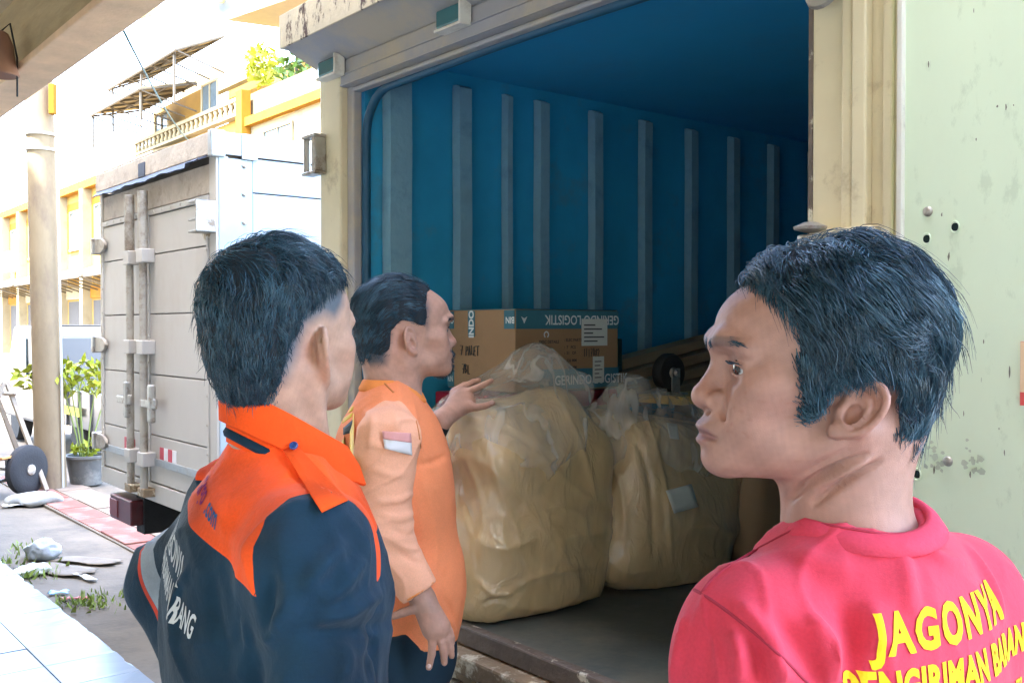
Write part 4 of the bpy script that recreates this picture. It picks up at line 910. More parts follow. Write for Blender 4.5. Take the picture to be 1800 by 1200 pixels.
    stick_curve([(1182, 1046), (1205, 1036), (1228, 1040), (1300, 1090), (1370, 1150), (1420, 1200)], .0016, bv, M_seam, shirt, 'seam')
    stick_curve([(1232, 1042), (1262, 1008), (1330, 965), (1400, 928), (1440, 912)], .0014, bv, M_seam, shirt, 'seam')
    stick_curve([(1430, 918), (1500, 930), (1580, 940), (1630, 930), (1665, 905)], .0014, bv, M_seam, shirt, 'seam')
    # back print
    M_yel = fabric('yellow_print', (.80, .52, .015), var=.10, bump=.1)
    p0 = hit(bv, 1537, 1150)
    back = -(T.R @ np.array([0, 1, 0])); rt = T.R @ np.array([1, 0, 0]); up = np.array([0, 0, 1.])
    base = p0
    stick_text('JAGONYA', .047, bv, base, rt*1.0+up*.03, up, M_yel, shirt, bold=.0018, sx=.79, shear=.12, space=1.16)
    stick_text('PENGIRIMAN BARANG', .036, bv, base-up*.041-rt*.030, rt+up*.03, up, M_yel, shirt, bold=.0017, sx=.70, shear=.10, space=1.1)
    stick_text('alankacargo.com', .030, bv, base-up*.082+rt*.01, rt+up*.03, up, M_yel, shirt, bold=.0003, sx=.8, space=1.35)
    # trousers
    t = Field(axis(-.1, .85, .012), axis(.5, 1.5, .012), axis(.1, 1.0, .014)); legs(t, T, .82, .006); t.put(ell((0, 0, .82), (.165, .118, .13), T), .05); t.d = np.maximum(t.d, (t.a[2][None, None, :]-.93))
    V, F = t.mesh(); tr = link('trousers', np_mesh('trousers', V, F), fabric('dark_trousers', (.03, .035, .045)), root); tr.matrix_parent_inverse = inv
    ch0 = set(bpy.data.objects); shoes(T, root, ((.10, .02), (-.10, .02)), M_shoe)
    for o in set(bpy.data.objects)-ch0: o.matrix_parent_inverse = inv
person_red()
# ---------------------------------------------------------------- man in the navy and orange work jacket
def adopt(root, inv, before):
    for o in set(bpy.data.objects)-before:
        if o.parent == root: o.matrix_parent_inverse = inv
def person_navy():
    base = (-.30, 1.31, .15); before = set(bpy.data.objects)
    root = empty('person', base, 0, label='person in navy work jacket with bright orange collar and shoulder yoke', cat='person'); inv = Matrix.Translation((-base[0], -base[1], -base[2]))
    H = head_frame(494, 584, 1.31, 62, -2, 0, .945)
    N = np.array([-.302, 1.315, 0]); T = Frame(rotz(math.radians(26-90)), N); zs, sw = 1.385, .180
    fade = [(.10, .075), (.075, .062), (.060, .030), (.052, -.03), (.02, -.05), (-.03, -.06), (-.03, .06)]
    P = dict(skin=(.47, .285, .20), brow=.8, ear=(-.002, -.034), ear_tilt=.25, ear_out=.65, ear_size=1.22, fade=[(.088, .078), (.070, .052), (.055, .030), (.030, .008), (.0, .012), (-.022, .0), (-.03, -.035), (-.05, -.08), (-.15, -.08), (-.15, .15), (.06, .15)], fade_col=(.07, .10, .125))
    f = Field(axis(-.85, .1, .03, [(-.44, -.14, .0032)]), axis(.85, 1.8, .03, [(1.17, 1.46, .0032)]), axis(.1, 1.8, .03, [(1.42, 1.74, .0032)]))
    head_solid(f, H, P)
    f.put(cone(H.p((0, -.02, -.07)), T.p((0, -.005, zs+.01)), .050, .060), .03)
    f.put(cone(H.p((.058, -.012, -.055)), T.p((.02, .055, zs+.0)), .012, .014), .02); f.put(cone(H.p((-.058, -.012, -.055)), T.p((-.02, .055, zs+.0)), .012, .014), .02)
    torso(f, T, zs, sw, -.016, fat=.95, trap=-.014, drop=.02)
    Rs, Re, Rw = (sw+.012, -.012, zs-.055), (sw+.07, -.01, zs-.33), (sw-.02, .15, zs-.47)
    Ls, Le, Lw = (-sw, -.012, zs-.055), T.inv(np.array([-.545, 1.60, 1.19])), (-.15, -.02, zs-.42)
    arm(f, T, Rs, Re, Rw, .044, .036, .026, -.004); arm(f, T, Ls, Le, Lw, .044, .036, .026, -.004)
    f.put(ell(Rw, (.04, .05, .035), T), .02); f.put(ell(Lw, (.04, .05, .035), T), .02)
    legs(f, T, .82, -.012); V, F = f.mesh(); body = link('body', np_mesh('body', V, F, True, skin_colors(V, H, P)), M_skin, root)
    eyes(H, body, M_eye, (.1, 1, 0)); brow_lashes(H, body, M_hair, 5)
    poly = [(.094, .100), (.090, .086), (.060, .080), (.022, .068), (-.012, .052), (-.040, .028), (-.054, -.008), (-.056, -.05), (-.053, -.09), (-.050, -.110), (-.09, -.118), (-.15, -.02), (-.15, .16), (.06, .16)]
    def lenf(Q): return .030+.030*np.clip((Q[:, 2]-.03)/.07, 0, 1)+.012*np.clip((-Q[:, 1]-.02)/.05, 0, 1)-.020*np.clip((-.05-Q[:, 2])/.05, 0, 1)
    def lift(Q): return .009+.013*np.clip((Q[:, 2]-.02)/.08, 0, 1)+.008*np.clip((-Q[:, 1]-.02)/.06, 0, 1)*np.clip((Q[:, 2]+.09)/.06, 0, 1)
    wf = whorl_flow((-.03, -.05, .120), .9)
    def flow(Q, t): return wf(Q, t)+np.array([.15, .0, 0])+np.clip((Q[:, 2]-.06)/.04, 0, 1)[:, None]*np.array([.2, .9, .5])
    hp = dict(c=(0, -.008, .030), r=(.079, .102, .090), poly=poly, cap=lambda Q: .005+.006*np.clip((Q[:, 2])/.1, 0, 1)+.006*np.clip((-Q[:, 1]-.02)/.06, 0, 1)*np.clip((Q[:, 2]+.08)/.05, 0, 1), len=lenf, lift=lift, dens=lambda Q: np.ones(len(Q)),
              flow=flow, wig=.22, whorl=(-.03, -.05, .120), clumps=420, clump=.6, stray=.08, stray_len=.012, nape=.80, feather=.012, wave=.65, taper=.026, under=dict(wave=.25, clump=.5, stray=0), under_n=10000)
    make_hair('hair', hp, H, body, M_hair, 9000, 21)
    # jacket
    g = .022
    s = Field(axis(-.85, .05, .03, [(-.72, -.08, .0046)]), axis(.85, 1.85, .03, [(.96, 1.72, .0046)]), axis(.55, 1.56, .03, [(1.02, 1.49, .0046)]))
    torso(s, T, zs, sw, g, fat=1.05, trap=-.020, drop=.025)
    s.put(ell((0, -.045, zs-.22), (.15, .10, .22), T), .05)
    s.put(cone(Rs, Re, .050, .066, T), .035); s.put(cone(Re, Rw, .066, .056, T), .03)
    s.put(cone(Ls, Le, .062, .064, T), .045); s.put(cone(Le, Lw, .064, .05, T), .03)
    s.cut(cone(T.p((0, -.005, zs+.075)), T.p((0, .02, zs+.20)), .062, .085), .006)
    s.d = np.maximum(s.d, -(s.a[2][None, None, :]-.70)); V, F = s.mesh(); V = wrinkle(V, F, 20, .007, 13, (1, 1, .6)); V = wrinkle(V, F, 48, .0035, 17, (1, 1, .8)); V = crease(V, F, 16, .010, 19, (1, 1, .6), 3, .9); V = crease(V, F, 36, .005, 29, (1, 1, .7), 3, .9)
    L = [([(600, 960), (560, 1000), (535, 1040)], 0.0140, 0.0102), ([(640, 980), (600, 1030), (560, 1060)], 0.0112, 0.0093), ([(670, 1040), (610, 1075), (550, 1090)], 0.0126, 0.0093), ([(690, 1090), (620, 1110), (540, 1110)], -0.0098, 0.0093), ([(520, 1050), (490, 1090), (470, 1130)], 0.0140, 0.0102), ([(480, 1010), (470, 1060), (480, 1120)], -0.0112, 0.0102),
         ([(330, 1000), (310, 1060), (310, 1130), (330, 1200)], 0.0098, 0.0068), ([(370, 1000), (380, 1080), (400, 1160)], -0.0070, 0.0119), ([(350, 760), (330, 800), (310, 850)], 0.0070, 0.0059), ([(375, 745), (360, 800), (350, 850)], 0.0084, 0.0051), ([(330, 780), (325, 820), (322, 870)], -0.0056, 0.0043), ([(430, 1080), (440, 1130), (420, 1200)], 0.0084, 0.0119),
         ([(600, 1130), (610, 1160), (600, 1200)], 0.0084, 0.0102), ([(660, 1120), (650, 1160), (655, 1200)], -0.0070, 0.0102), ([(258, 900), (262, 930), (262, 960)], 0.0056, 0.0068), ([(380, 870), (400, 930), (450, 980)], 0.0042, 0.0119)]
    V = fold_lines(V, F, L); bv = bvh_of(V, F); Q = T.inv(V)
    x, y, z = Q[:, 0], Q[:, 1], Q[:, 2]
    lowb = zs-.004-.30*np.maximum(x+.03, 0); armh = .214+.10*np.maximum(zs-z-.02, 0)-.25*np.maximum(z-zs+.03, 0)-np.abs(x)
    yoke = np.minimum(z-lowb, armh)
    pe = np.array(T.p(Le)); da = (V-T.p(Ls)) @ (pe-T.p(Ls))/np.linalg.norm(pe-T.p(Ls)); bandL = np.where(x < -.16, .018-np.abs(da-.19), -1)
    pr = np.array(T.p(Re)); db = (V-T.p(Rs)) @ (pr-T.p(Rs))/np.linalg.norm(pr-T.p(Rs)); bandR = np.where(x > .14, .022-np.abs(db-.335), -1); pipe = np.where(x < -.16, .0035-np.abs(da-.212), -1)
    ORANGE = (.86, .085, .008); NAVY = (.006, .030, .056)
    M_jack = fabric('work_jacket', NAVY, [('yoke', ORANGE), ('band', (.32, .36, .40)), ('pipe', (.6, .06, .03))], var=.42, bump=.40, sheen=.10, scale=7)
    jk = link('jacket', np_mesh('jacket', V, F, True, None, {'yoke': yoke, 'band': np.maximum(bandL, bandR), 'pipe': pipe}), M_jack, root)
    M_or = fabric('orange_drill', ORANGE, var=.08, bump=.25); M_nv = fabric('navy_drill', NAVY, var=.15, bump=.25); M_blueb = mat('blue_button', (.03, .07, .22), .35, var=.05)
    # folded collar
    b = MB(); n = 44
    top, mid, out_ = [], [], []
    for i in range(n+1):
        a = math.radians(-158+316*i/n); ca, sa = math.cos(a), math.sin(a)        # a = 0 at the nape
        d = np.array([sa, -ca, 0]); fr_ = max(0, -ca)
        zt = zs+.138-.060*(1-ca)/2*1.3-.012*fr_; r0 = .065+.006*fr_
        c0 = np.array([.008, -.006, 0])
        top.append(T.p(c0+d*r0+np.array([0, .01*fr_, zt]))); mid.append(T.p(c0+d*(r0+.006)+np.array([0, .012*fr_, zt+.006])))
        out_.append(T.p(c0+d*(r0+.013+.010*fr_)+np.array([.0, .022*fr_**1.5, zt-.042-.004*fr_])))
    b.v = []
    for i in range(n+1):
        inn = top[i]-np.array([0, 0, .07]); o2 = out_[i]-(out_[i]-mid[i])*.02+np.array([0, 0, -.003])
        nr = top[i]-T.p((0, .004, 0)); nr[2] = 0; nr /= np.linalg.norm(nr)
        b.v += [tuple(inn), tuple(top[i]), tuple(mid[i]), tuple((mid[i]+out_[i])/2+nr*.004), tuple(out_[i]), tuple(o2-nr*.003), tuple(mid[i]-nr*.001-np.array([0, 0, .010])), tuple(inn+nr*.004)]
    w_ = 8; b.f = [(i*w_+k, i*w_+(k+1) % w_, (i+1)*w_+(k+1) % w_, (i+1)*w_+k) for i in range(n) for k in range(w_)]+[tuple(range(w_)), tuple(n*w_+k for k in range(w_))[::-1]]
    col = b.build('collar', M_or, jk, smooth=50)
    sb = MB().tube([tuple(p+np.array([0, 0, -.058])+(0, 0, 0)) for p in top], .008, 8).build('collar_stand', M_nv, jk, smooth=True)
    # shoulder strap with its button
    stick_patch([(497, 790), (522, 782), (612, 878), (566, 900)], bv, M_or, jk, 'shoulder_strap', (24, 12), .010)
    hb = hit(bv, 521, 793)
    if hb is not None:
        nrm = Vector((-.1, -.75, .65)).normalized(); Mx = Matrix.Translation(Vector(hb)+nrm*.012) @ nrm.to_track_quat('Z', 'Y').to_matrix().to_4x4(); MB().lathe([(.0055, 0), (.0055, .002), (.0045, .003), (.002, .0026)], 16, Mx).build('button', M_blueb, jk, smooth=40)
    M_seam = fabric('jacket_seam', (.30, .05, .02)); M_seamn = fabric('navy_seam', (.004, .012, .022))
    # print on the back
    M_wh = fabric('white_print', (.55, .57, .58), var=.15); M_ye = fabric('yellow_thread', (.75, .40, .01)); M_pu = fabric('purple_thread', (.22, .02, .12)); M_bl = fabric('blue_thread', (.03, .09, .22))
    rt = T.R @ np.array([1, 0, 0]); up = np.array([0, 0, 1.])
    dn = rt-up*.38
    o = T.p((-.070, -.12, zs+.040)); stick_text('alanka', .034, bv, o, dn, up, M_ye, jk, bold=.0006, sx=.60)
    o = T.p((.004, -.12, zs+.012)); stick_text('cargo', .034, bv, o, dn, up, M_pu, jk, bold=.0006, sx=.60)
    o = T.p((.062, -.12, zs-.010)); stick_text('.com', .034, bv, o, dn, up, M_bl, jk, bold=.0006, sx=.60)
    o = T.p((-.030, -.12, zs-.060)); stick_text('JAGONYA', .046, bv, o, dn, up, M_wh, jk, bold=.0010, sx=.46)
    o = T.p((-.050, -.12, zs-.090)); stick_text('PENGIRIMAN BARANG', .037, bv, o, dn, up, M_wh, jk, bold=.0008, sx=.42)
    t = Field(axis(-.8, .25, .012), axis(.8, 1.8, .012), axis(.1, 1.0, .014)); legs(t, T, .82, .006); t.put(ell((0, 0, .82), (.165, .118, .13), T), .05); t.d = np.maximum(t.d, (t.a[2][None, None, :]-.93))
    V, F = t.mesh(); link('trousers', np_mesh('trousers', V, F), fabric('navy_trousers', (.012, .03, .05)), root)
    shoes(T, root, ((.10, .02), (-.10, .02)), M_shoe); adopt(root, inv, before)
person_navy()
# ---------------------------------------------------------------- man in the orange shirt with a hand on the sack
def person_orange():
    base = (-.27, 2.32, .0); before = set(bpy.data.objects)
    root = empty('person', base, 0, label='person in orange long-sleeved shirt resting one hand on the plastic sack', cat='person'); inv = Matrix.Translation((-base[0], -base[1], -base[2]))
    H = head_frame(703, 579, 2.34, 24, 0, 0, 1.02)
    N = np.array([-.275, 2.325, 0]); T = Frame(rotz(math.radians(7-90)), N); zs, sw = 1.405, .172
    poly = [(.066, .110), (.072, .088), (.052, .078), (.046, .050), (.050, .030), (.046, .006), (.028, .002), (.010, .010), (-.018, .016), (-.036, -.004), (-.038, -.05), (-.040, -.076), (-.09, -.09), (-.15, -.02), (-.15, .16), (.03, .16)]
    P = dict(skin=(.47, .265, .190), brow=.7, ear=(.0, -.028), ear_tilt=.30, ear_out=.5, ear_size=1.0, beard=.9, fade=[(.060, .05), (.056, .02), (.050, -.03), (.040, -.034), (.034, .00), (.0, .02), (-.03, .01), (-.036, -.05), (-.04, -.09), (-.15, -.1), (-.15, .15), (.04, .15)])
    hd = 2.115
    R_W, R_K = at(743, 1052, hd+.01), at(766, 1104, hd)
    L_W, L_K = at(776, 738, 2.60), at(818, 702, 2.67)
    f = Field(axis(-.75, .25, .03, [(-.40, -.10, .0038), (-.18, -.03, .0038)]), axis(1.8, 2.95, .03, [(2.06, 2.16, .0038), (2.20, 2.80, .0042)]), axis(.0, 1.8, .03, [(.82, 1.06, .0038), (1.26, 1.76, .0040)]))
    head_solid(f, H, P)
    f.put(cone(H.p((0, -.02, -.07)), T.p((0, -.005, zs+.01)), .058, .068), .03)
    for sg in (1, -1): f.put(cone(H.p((sg*.058, -.012, -.055)), T.p((sg*.02, .055, zs)), .012, .014), .02)
    torso(f, T, zs, sw, -.014, fat=1.05, belly=.015, trap=-.006, drop=.012)
    Rs, Re = np.array(T.p((sw, -.012, zs-.05))), at(668, 930, 2.13); Ls = np.array(T.p((-sw, -.012, zs-.05))); Le = np.array([-.30, 2.62, 1.17])
    I = ID
    f.put(cone(Rs, Re, .046, .040), .03); f.put(cone(Re, R_W, .040, .026), .02); f.put(cone(Ls, Le, .046, .040), .03); f.put(cone(Le, L_W, .040, .026), .02)
    # right hand hanging at the hip, fingers down
    yv = np.array([0, 1., 0])
    f.put(cone(R_W, R_K, .026, .028, flat=(yv, 1.5)), .012); f.put(cone(at(748, 1070, hd), at(758, 1105, hd-.004), .020, .018, flat=(yv, 1.3)), .012); f.put(cone(at(752, 1068, hd), at(778, 1098, hd+.006), .020, .016, flat=(yv, 1.3)), .012)
    for pts, r0 in (([(757, 1102, 0), (760, 1126, -.006), (759, 1148, -.004), (754, 1172, .004)], .0100), ([(767, 1106, .002), (776, 1128, -.004), (780, 1146, -.002), (781, 1164, .004)], .0102), ([(776, 1101, .006), (787, 1122, .002), (792, 1138, .003), (794, 1152, .008)], .0096), ([(781, 1090, .012), (790, 1108, .010), (794, 1120, .011), (795, 1130, .014)], .0086),
                    ([(746, 1066, .0), (726, 1070, -.004), (708, 1076, 0), (692, 1082, .006)], .0112)):
        q = [at(a, b_, hd+c) for a, b_, c in pts]; chain(f, q, [r0*1.0, r0*.90, r0*.85, r0*.72], .002)
    # left hand spread on the sack
    f.put(cone(L_W, L_K, .027, .030, flat=(np.array([.4, -.6, .7]), 1.5)), .012)
    for pts, r0 in (([(815, 690, 2.57), (832, 684, 2.565), (850, 676, 2.575), (864, 669, 2.59)], .0100), ([(806, 686, 2.59), (818, 678, 2.60), (832, 671, 2.61), (842, 668, 2.625)], .0100), ([(797, 690, 2.60), (806, 682, 2.62), (816, 676, 2.64), (822, 674, 2.65)], .0095),
                    ([(822, 714, 2.53), (838, 716, 2.525), (853, 713, 2.53), (866, 708, 2.54)], .0108)):
        q = [at(p[0], p[1], p[2]+.115) for p in pts]; chain(f, q, [r0*1.0, r0*.90, r0*.85, r0*.72], .002)
    f.put(cone(at(800, 720, 2.645), at(824, 714, 2.645), .021, .014), .012); f.put(cone(at(800, 712, 2.66), at(812, 692, 2.69), .024, .018), .012); f.put(cone(at(795, 715, 2.67), at(803, 690, 2.71), .022, .016), .012)
    legs(f, T, .72, -.012, z0=.02); V, F = f.mesh(); C = skin_colors(V, H, P)
    hand = (V[:, 2] < 1.0); C[hand] = C[hand]*np.array([1.06, 1.0, .98]); body = link('body', np_mesh('body', V, F, True, C), M_skin, root)
    for c_, n_, r_ in ((at(864.5, 707, 2.647), at(868, 705, 2.0), .006), (at(754, 1170, hd-.004), at(754, 1170, 1.5), .005)):
        d = Vector(n_-c_).normalized(); Mx = Matrix.Translation(Vector(c_)+d*.0035) @ d.to_track_quat('Z', 'Y').to_matrix().to_4x4(); MB().lathe([(r_, 0), (r_*.9, .001), (r_*.4, .0016)], 12, Mx).build('fingernail', mat('nail', (.62, .42, .36), .3, var=.03), body, smooth=60)
    Qh = H.inv(V); Nh = normals(V, F) @ H.R; xx, yy, zz = np.abs(Qh[:, 0]), Qh[:, 1], Qh[:, 2]
    bsel = np.where(((xx < .020) & (yy > .088) & (zz < -.082) & (zz > -.112)) | ((xx < .027) & (yy > .104) & (zz < -.047) & (zz > -.058)) | ((xx > .02) & (xx < .030) & (yy > .095) & (zz < -.055) & (zz > -.085)))[0]
    rb = np.random.default_rng(9); bs = rb.choice(bsel, min(700, len(bsel)*2)); p0 = Qh[bs]+rb.normal(0, .0008, (len(bs), 3)); dd = Nh[bs]*.5+np.array([0, .15, -.8])+rb.normal(0, .25, (len(bs), 3)); dd /= np.linalg.norm(dd, axis=1, keepdims=True)
    Ln = rb.uniform(.003, .007, (len(bs), 1)); Vb, Fb = strand_mesh(np.stack([p0, p0+dd*Ln*.5+Nh[bs]*.0006, p0+dd*Ln], 1), .00038)
    link('beard', np_mesh('beard', (Vb*H.sc) @ H.R.T+H.t, Fb, True, None, {'tone': np.full(len(Vb), .7)}), M_hair, body)
    eyes(H, body, M_eye, (.1, 1, -.1)); brow_lashes(H, body, M_hair, 7)
    def lenf(Q): return .022+.045*np.clip((Q[:, 2]-.03)/.06, 0, 1)
    def lift(Q): return .004+.010*np.clip((Q[:, 2]-.02)/.08, 0, 1)
    def flow(Q, t): return np.array([0, -1., .12])+np.stack([np.sign(Q[:, 0])*.12, 0*Q[:, 0], -1.0*np.clip((-Q[:, 1])/.07, 0, 1.2)-.25*np.clip((.05-Q[:, 2])/.05, 0, 1)], 1)
    hp = dict(c=(0, -.008, .030), r=(.078, .102, .089), poly=poly, cap=lambda Q: .002+.006*np.clip((Q[:, 2])/.1, 0, 1), len=lenf, lift=lift, dens=lambda Q: np.ones(len(Q)), flow=flow, wig=.08, clumps=260, clump=.6, stray=.05, stray_len=.008, nape=.75, feather=.01, wave=.1, taper=.02)
    make_hair('hair', hp, H, body, M_hair, 7000, 31, .00045)
    # shirt
    g = .012
    s = Field(axis(-.75, .2, .03, [(-.52, -.05, .0046)]), axis(1.8, 2.9, .03, [(2.02, 2.62, .0046)]), axis(.7, 1.5, .03, [(.90, 1.46, .0046)]))
    torso(s, T, zs, sw, g, fat=1.10, belly=.020, trap=-.006, drop=.014, ball=-.016)
    s.put(ell((0, .035, zs-.20), (.13, .085, .16), T), .05); s.put(ell((0, .055, zs-.44), (.13, .085, .14), T), .05)
    cuff = R_W+(Re-R_W)*.10
    s.put(cone(Ls, Le, .060, .060), .04); cl = L_W+(Le-L_W)*.30; s.put(cone(Le, cl, .060, .042), .03)
    s.cut(cone(T.p((0, -.003, zs+.080)), T.p((0, .02, zs+.20)), .062, .085), .006)
    hem = T.p((0, 0, 0)); X, Y, Z = np.meshgrid(*s.a, indexing='ij', sparse=True); loc = (X-N[0])*T.R[0, 1]+(Y-N[1])*T.R[1, 1]
    s.d = np.maximum(s.d, np.where((X-N[0])*T.R[0, 0]+(Y-N[1])*T.R[1, 0] < .30, (.885-.10*loc)-Z, -1)*1.0)
    V, F = s.mesh(); V = wrinkle(V, F, 24, .005, 23, (1, 1, .6)); V = wrinkle(V, F, 60, .0015, 27); V = crease(V, F, 18, .008, 37, (1, 1, .7), 3, .8)
    L = [([(640, 720), (655, 740), (650, 790)], .006, .010), ([(670, 700), (690, 720), (700, 760)], .005, .009), ([(720, 870), (700, 880), (660, 880)], .005, .007), ([(725, 900), (705, 910), (670, 905)], .006, .007), ([(735, 935), (715, 940), (690, 930)], -.005, .007), ([(740, 960), (720, 965), (690, 950)], .006, .007), ([(745, 990), (725, 985), (700, 970)], -.005, .007), ([(640, 940), (670, 970), (700, 1000)], .006, .010),
         ([(735, 815), (760, 812), (785, 800)], -.005, .007), ([(725, 700), (735, 760), (740, 800)], .005, .008), ([(770, 1080), (790, 1092), (800, 1110)], .006, .008), ([(780, 1050), (795, 1075), (805, 1100)], -.005, .008), ([(630, 760), (625, 800), (622, 850)], .005, .008), ([(655, 780), (690, 790), (720, 785)], .004, .008), ([(650, 820), (690, 835), (720, 830)], .004, .008)]
    V = fold_lines(V, F, L); bv = bvh_of(V, F)
    ORG = (.92, .28, .115)
    Q = T.inv(V); slv_a = np.where(Q[:, 2] > zs-.055, Q[:, 0]-.130, -1)
    M_or = fabric('orange_jersey', ORG, [('sleeve', (.90, .43, .26))], var=.06, bump=.18, weave=700); M_pe = fabric('peach_jersey', (.90, .43, .26), var=.06, bump=.18, weave=700)
    sh = link('shirt', np_mesh('shirt', V, F, True, None, {'sleeve': slv_a}), M_or, root)
    q = Field(axis(-.5, .0, .02, [(-.36, -.09, .0042)]), axis(1.9, 2.5, .02, [(1.98, 2.32, .0042)]), axis(.85, 1.5, .02, [(.97, 1.42, .0042)]))
    q.put(cone(Rs+np.array([-.004, .004, .004]), Re, .069, .060), .02); q.put(cone(Re, R_W, .060, .041), .03);
    X, Y, Z = np.meshgrid(*q.a, indexing='ij', sparse=True); ax_ = (R_W-Re)/np.linalg.norm(R_W-Re); q.d = np.maximum(q.d, (X-cuff[0])*ax_[0]+(Y-cuff[1])*ax_[1]+(Z-cuff[2])*ax_[2])
    V2, F2 = q.mesh(); V2 = wrinkle(V2, F2, 30, .0022, 33, (1, 1, 1.6)); V2 = crease(V2, F2, 30, .006, 35, (.8, .8, 1.5), 4, .8); V2 = fold_lines(V2, F2, L)
    slv = link('sleeve', np_mesh('sleeve', V2, F2), M_pe, sh); bv2 = bvh_of(V2, F2)
    M_col = fabric('orange_rib', (.88, .28, .07)); M_sm = fabric('orange_seam', (.62, .20, .06))
    b = MB(); n = 48; prof = [(.012, -.016), (.013, -.010), (.004, .008), (.0, .011), (-.003, .008), (.0, -.014)]
    for i in range(n):
        a = 2*math.pi*i/n; d = np.array([math.cos(a), math.sin(a), 0]); c_ = T.p(np.array([.069*math.cos(a), -.004+.066*math.sin(a), zs+.064-.030*max(0, math.sin(a))]))
        for pw, ph in prof: b.v.append(tuple(c_+(T.R @ d)*pw+np.array([0, 0, ph])))
    k_ = len(prof); b.f = [(i*k_+k, i*k_+(k+1) % k_, ((i+1) % n)*k_+(k+1) % k_, ((i+1) % n)*k_+k) for i in range(n) for k in range(k_)]; b.build('collar', M_col, sh, smooth=True)
    MB().tube([tuple(cuff-ax_*.004+(np.cross(ax_, [0, 0, 1.])/np.linalg.norm(np.cross(ax_, [0, 0, 1.]))*math.cos(t)+np.cross(np.cross(ax_, [0, 0, 1.])/np.linalg.norm(np.cross(ax_, [0, 0, 1.])), ax_)*math.sin(t))*.0405) for t in np.linspace(0, 2*math.pi, 30)], .0035, 6, False).build('sleeve_hem', M_col, slv, smooth=True)
    stick_curve([(665, 660), (680, 678), (692, 690)], .0022, bv, M_sm, sh, 'seam'); stick_curve([(650, 700), (680, 690), (705, 700), (730, 735), (740, 790)], .0018, bv2, M_sm, sh, 'seam')
    pt = stick_patch([(672, 758), (722, 762), (724, 800), (676, 788)], bv2, mat('patch_white', (.78, .74, .72), .7), sh, 'arm_patch', off=.004)
    stick_patch([(672, 757), (722, 761), (723, 778), (673, 771)], bv2, mat('patch_pink', (.80, .36, .32), .7), pt, 'patch_band', off=.0055)
    for qd, c_ in (([(606, 718), (622, 712), (619, 722), (604, 730)], (.75, .45, .02)), ([(602, 736), (620, 724), (618, 732), (601, 745)], (.75, .45, .02)), ([(604, 752), (620, 738), (618, 760), (604, 764)], (.03, .03, .03))):
        stick_patch(qd, bv, mat('back_print_%d' % int(c_[0]*100), c_, .7), sh, 'back_print', (5, 3))
    # dark under-cuff on the reaching wrist
    cu = MB().tube([tuple(L_W+(Le-L_W)*t) for t in (.05, .2, .34)], [.031, .033, .036], 16).build('cuff', fabric('black_knit', (.012, .014, .016)), sh, smooth=60)
    t = Field(axis(-.75, .25, .012, [(-.36, -.05, .006)]), axis(1.8, 2.9, .012, [(2.1, 2.5, .006)]), axis(.0, 1.0, .014, [(.72, .98, .006)])); legs(t, T, .78, .010, z0=.02); t.put(ell((0, .01, .84), (.172, .138, .15), T), .05); t.d = np.maximum(t.d, (t.a[2][None, None, :]-.94))
    V, F = t.mesh(); V = wrinkle(V, F, 22, .010, 41, (1, 1, .6)); link('trousers', np_mesh('trousers', V, F), fabric('navy_cargo_trousers', (.010, .028, .045), var=.2), root)
    shoes(T, root, ((.10, .02), (-.10, .02)), M_shoe, .0); adopt(root, inv, before)
person_orange()
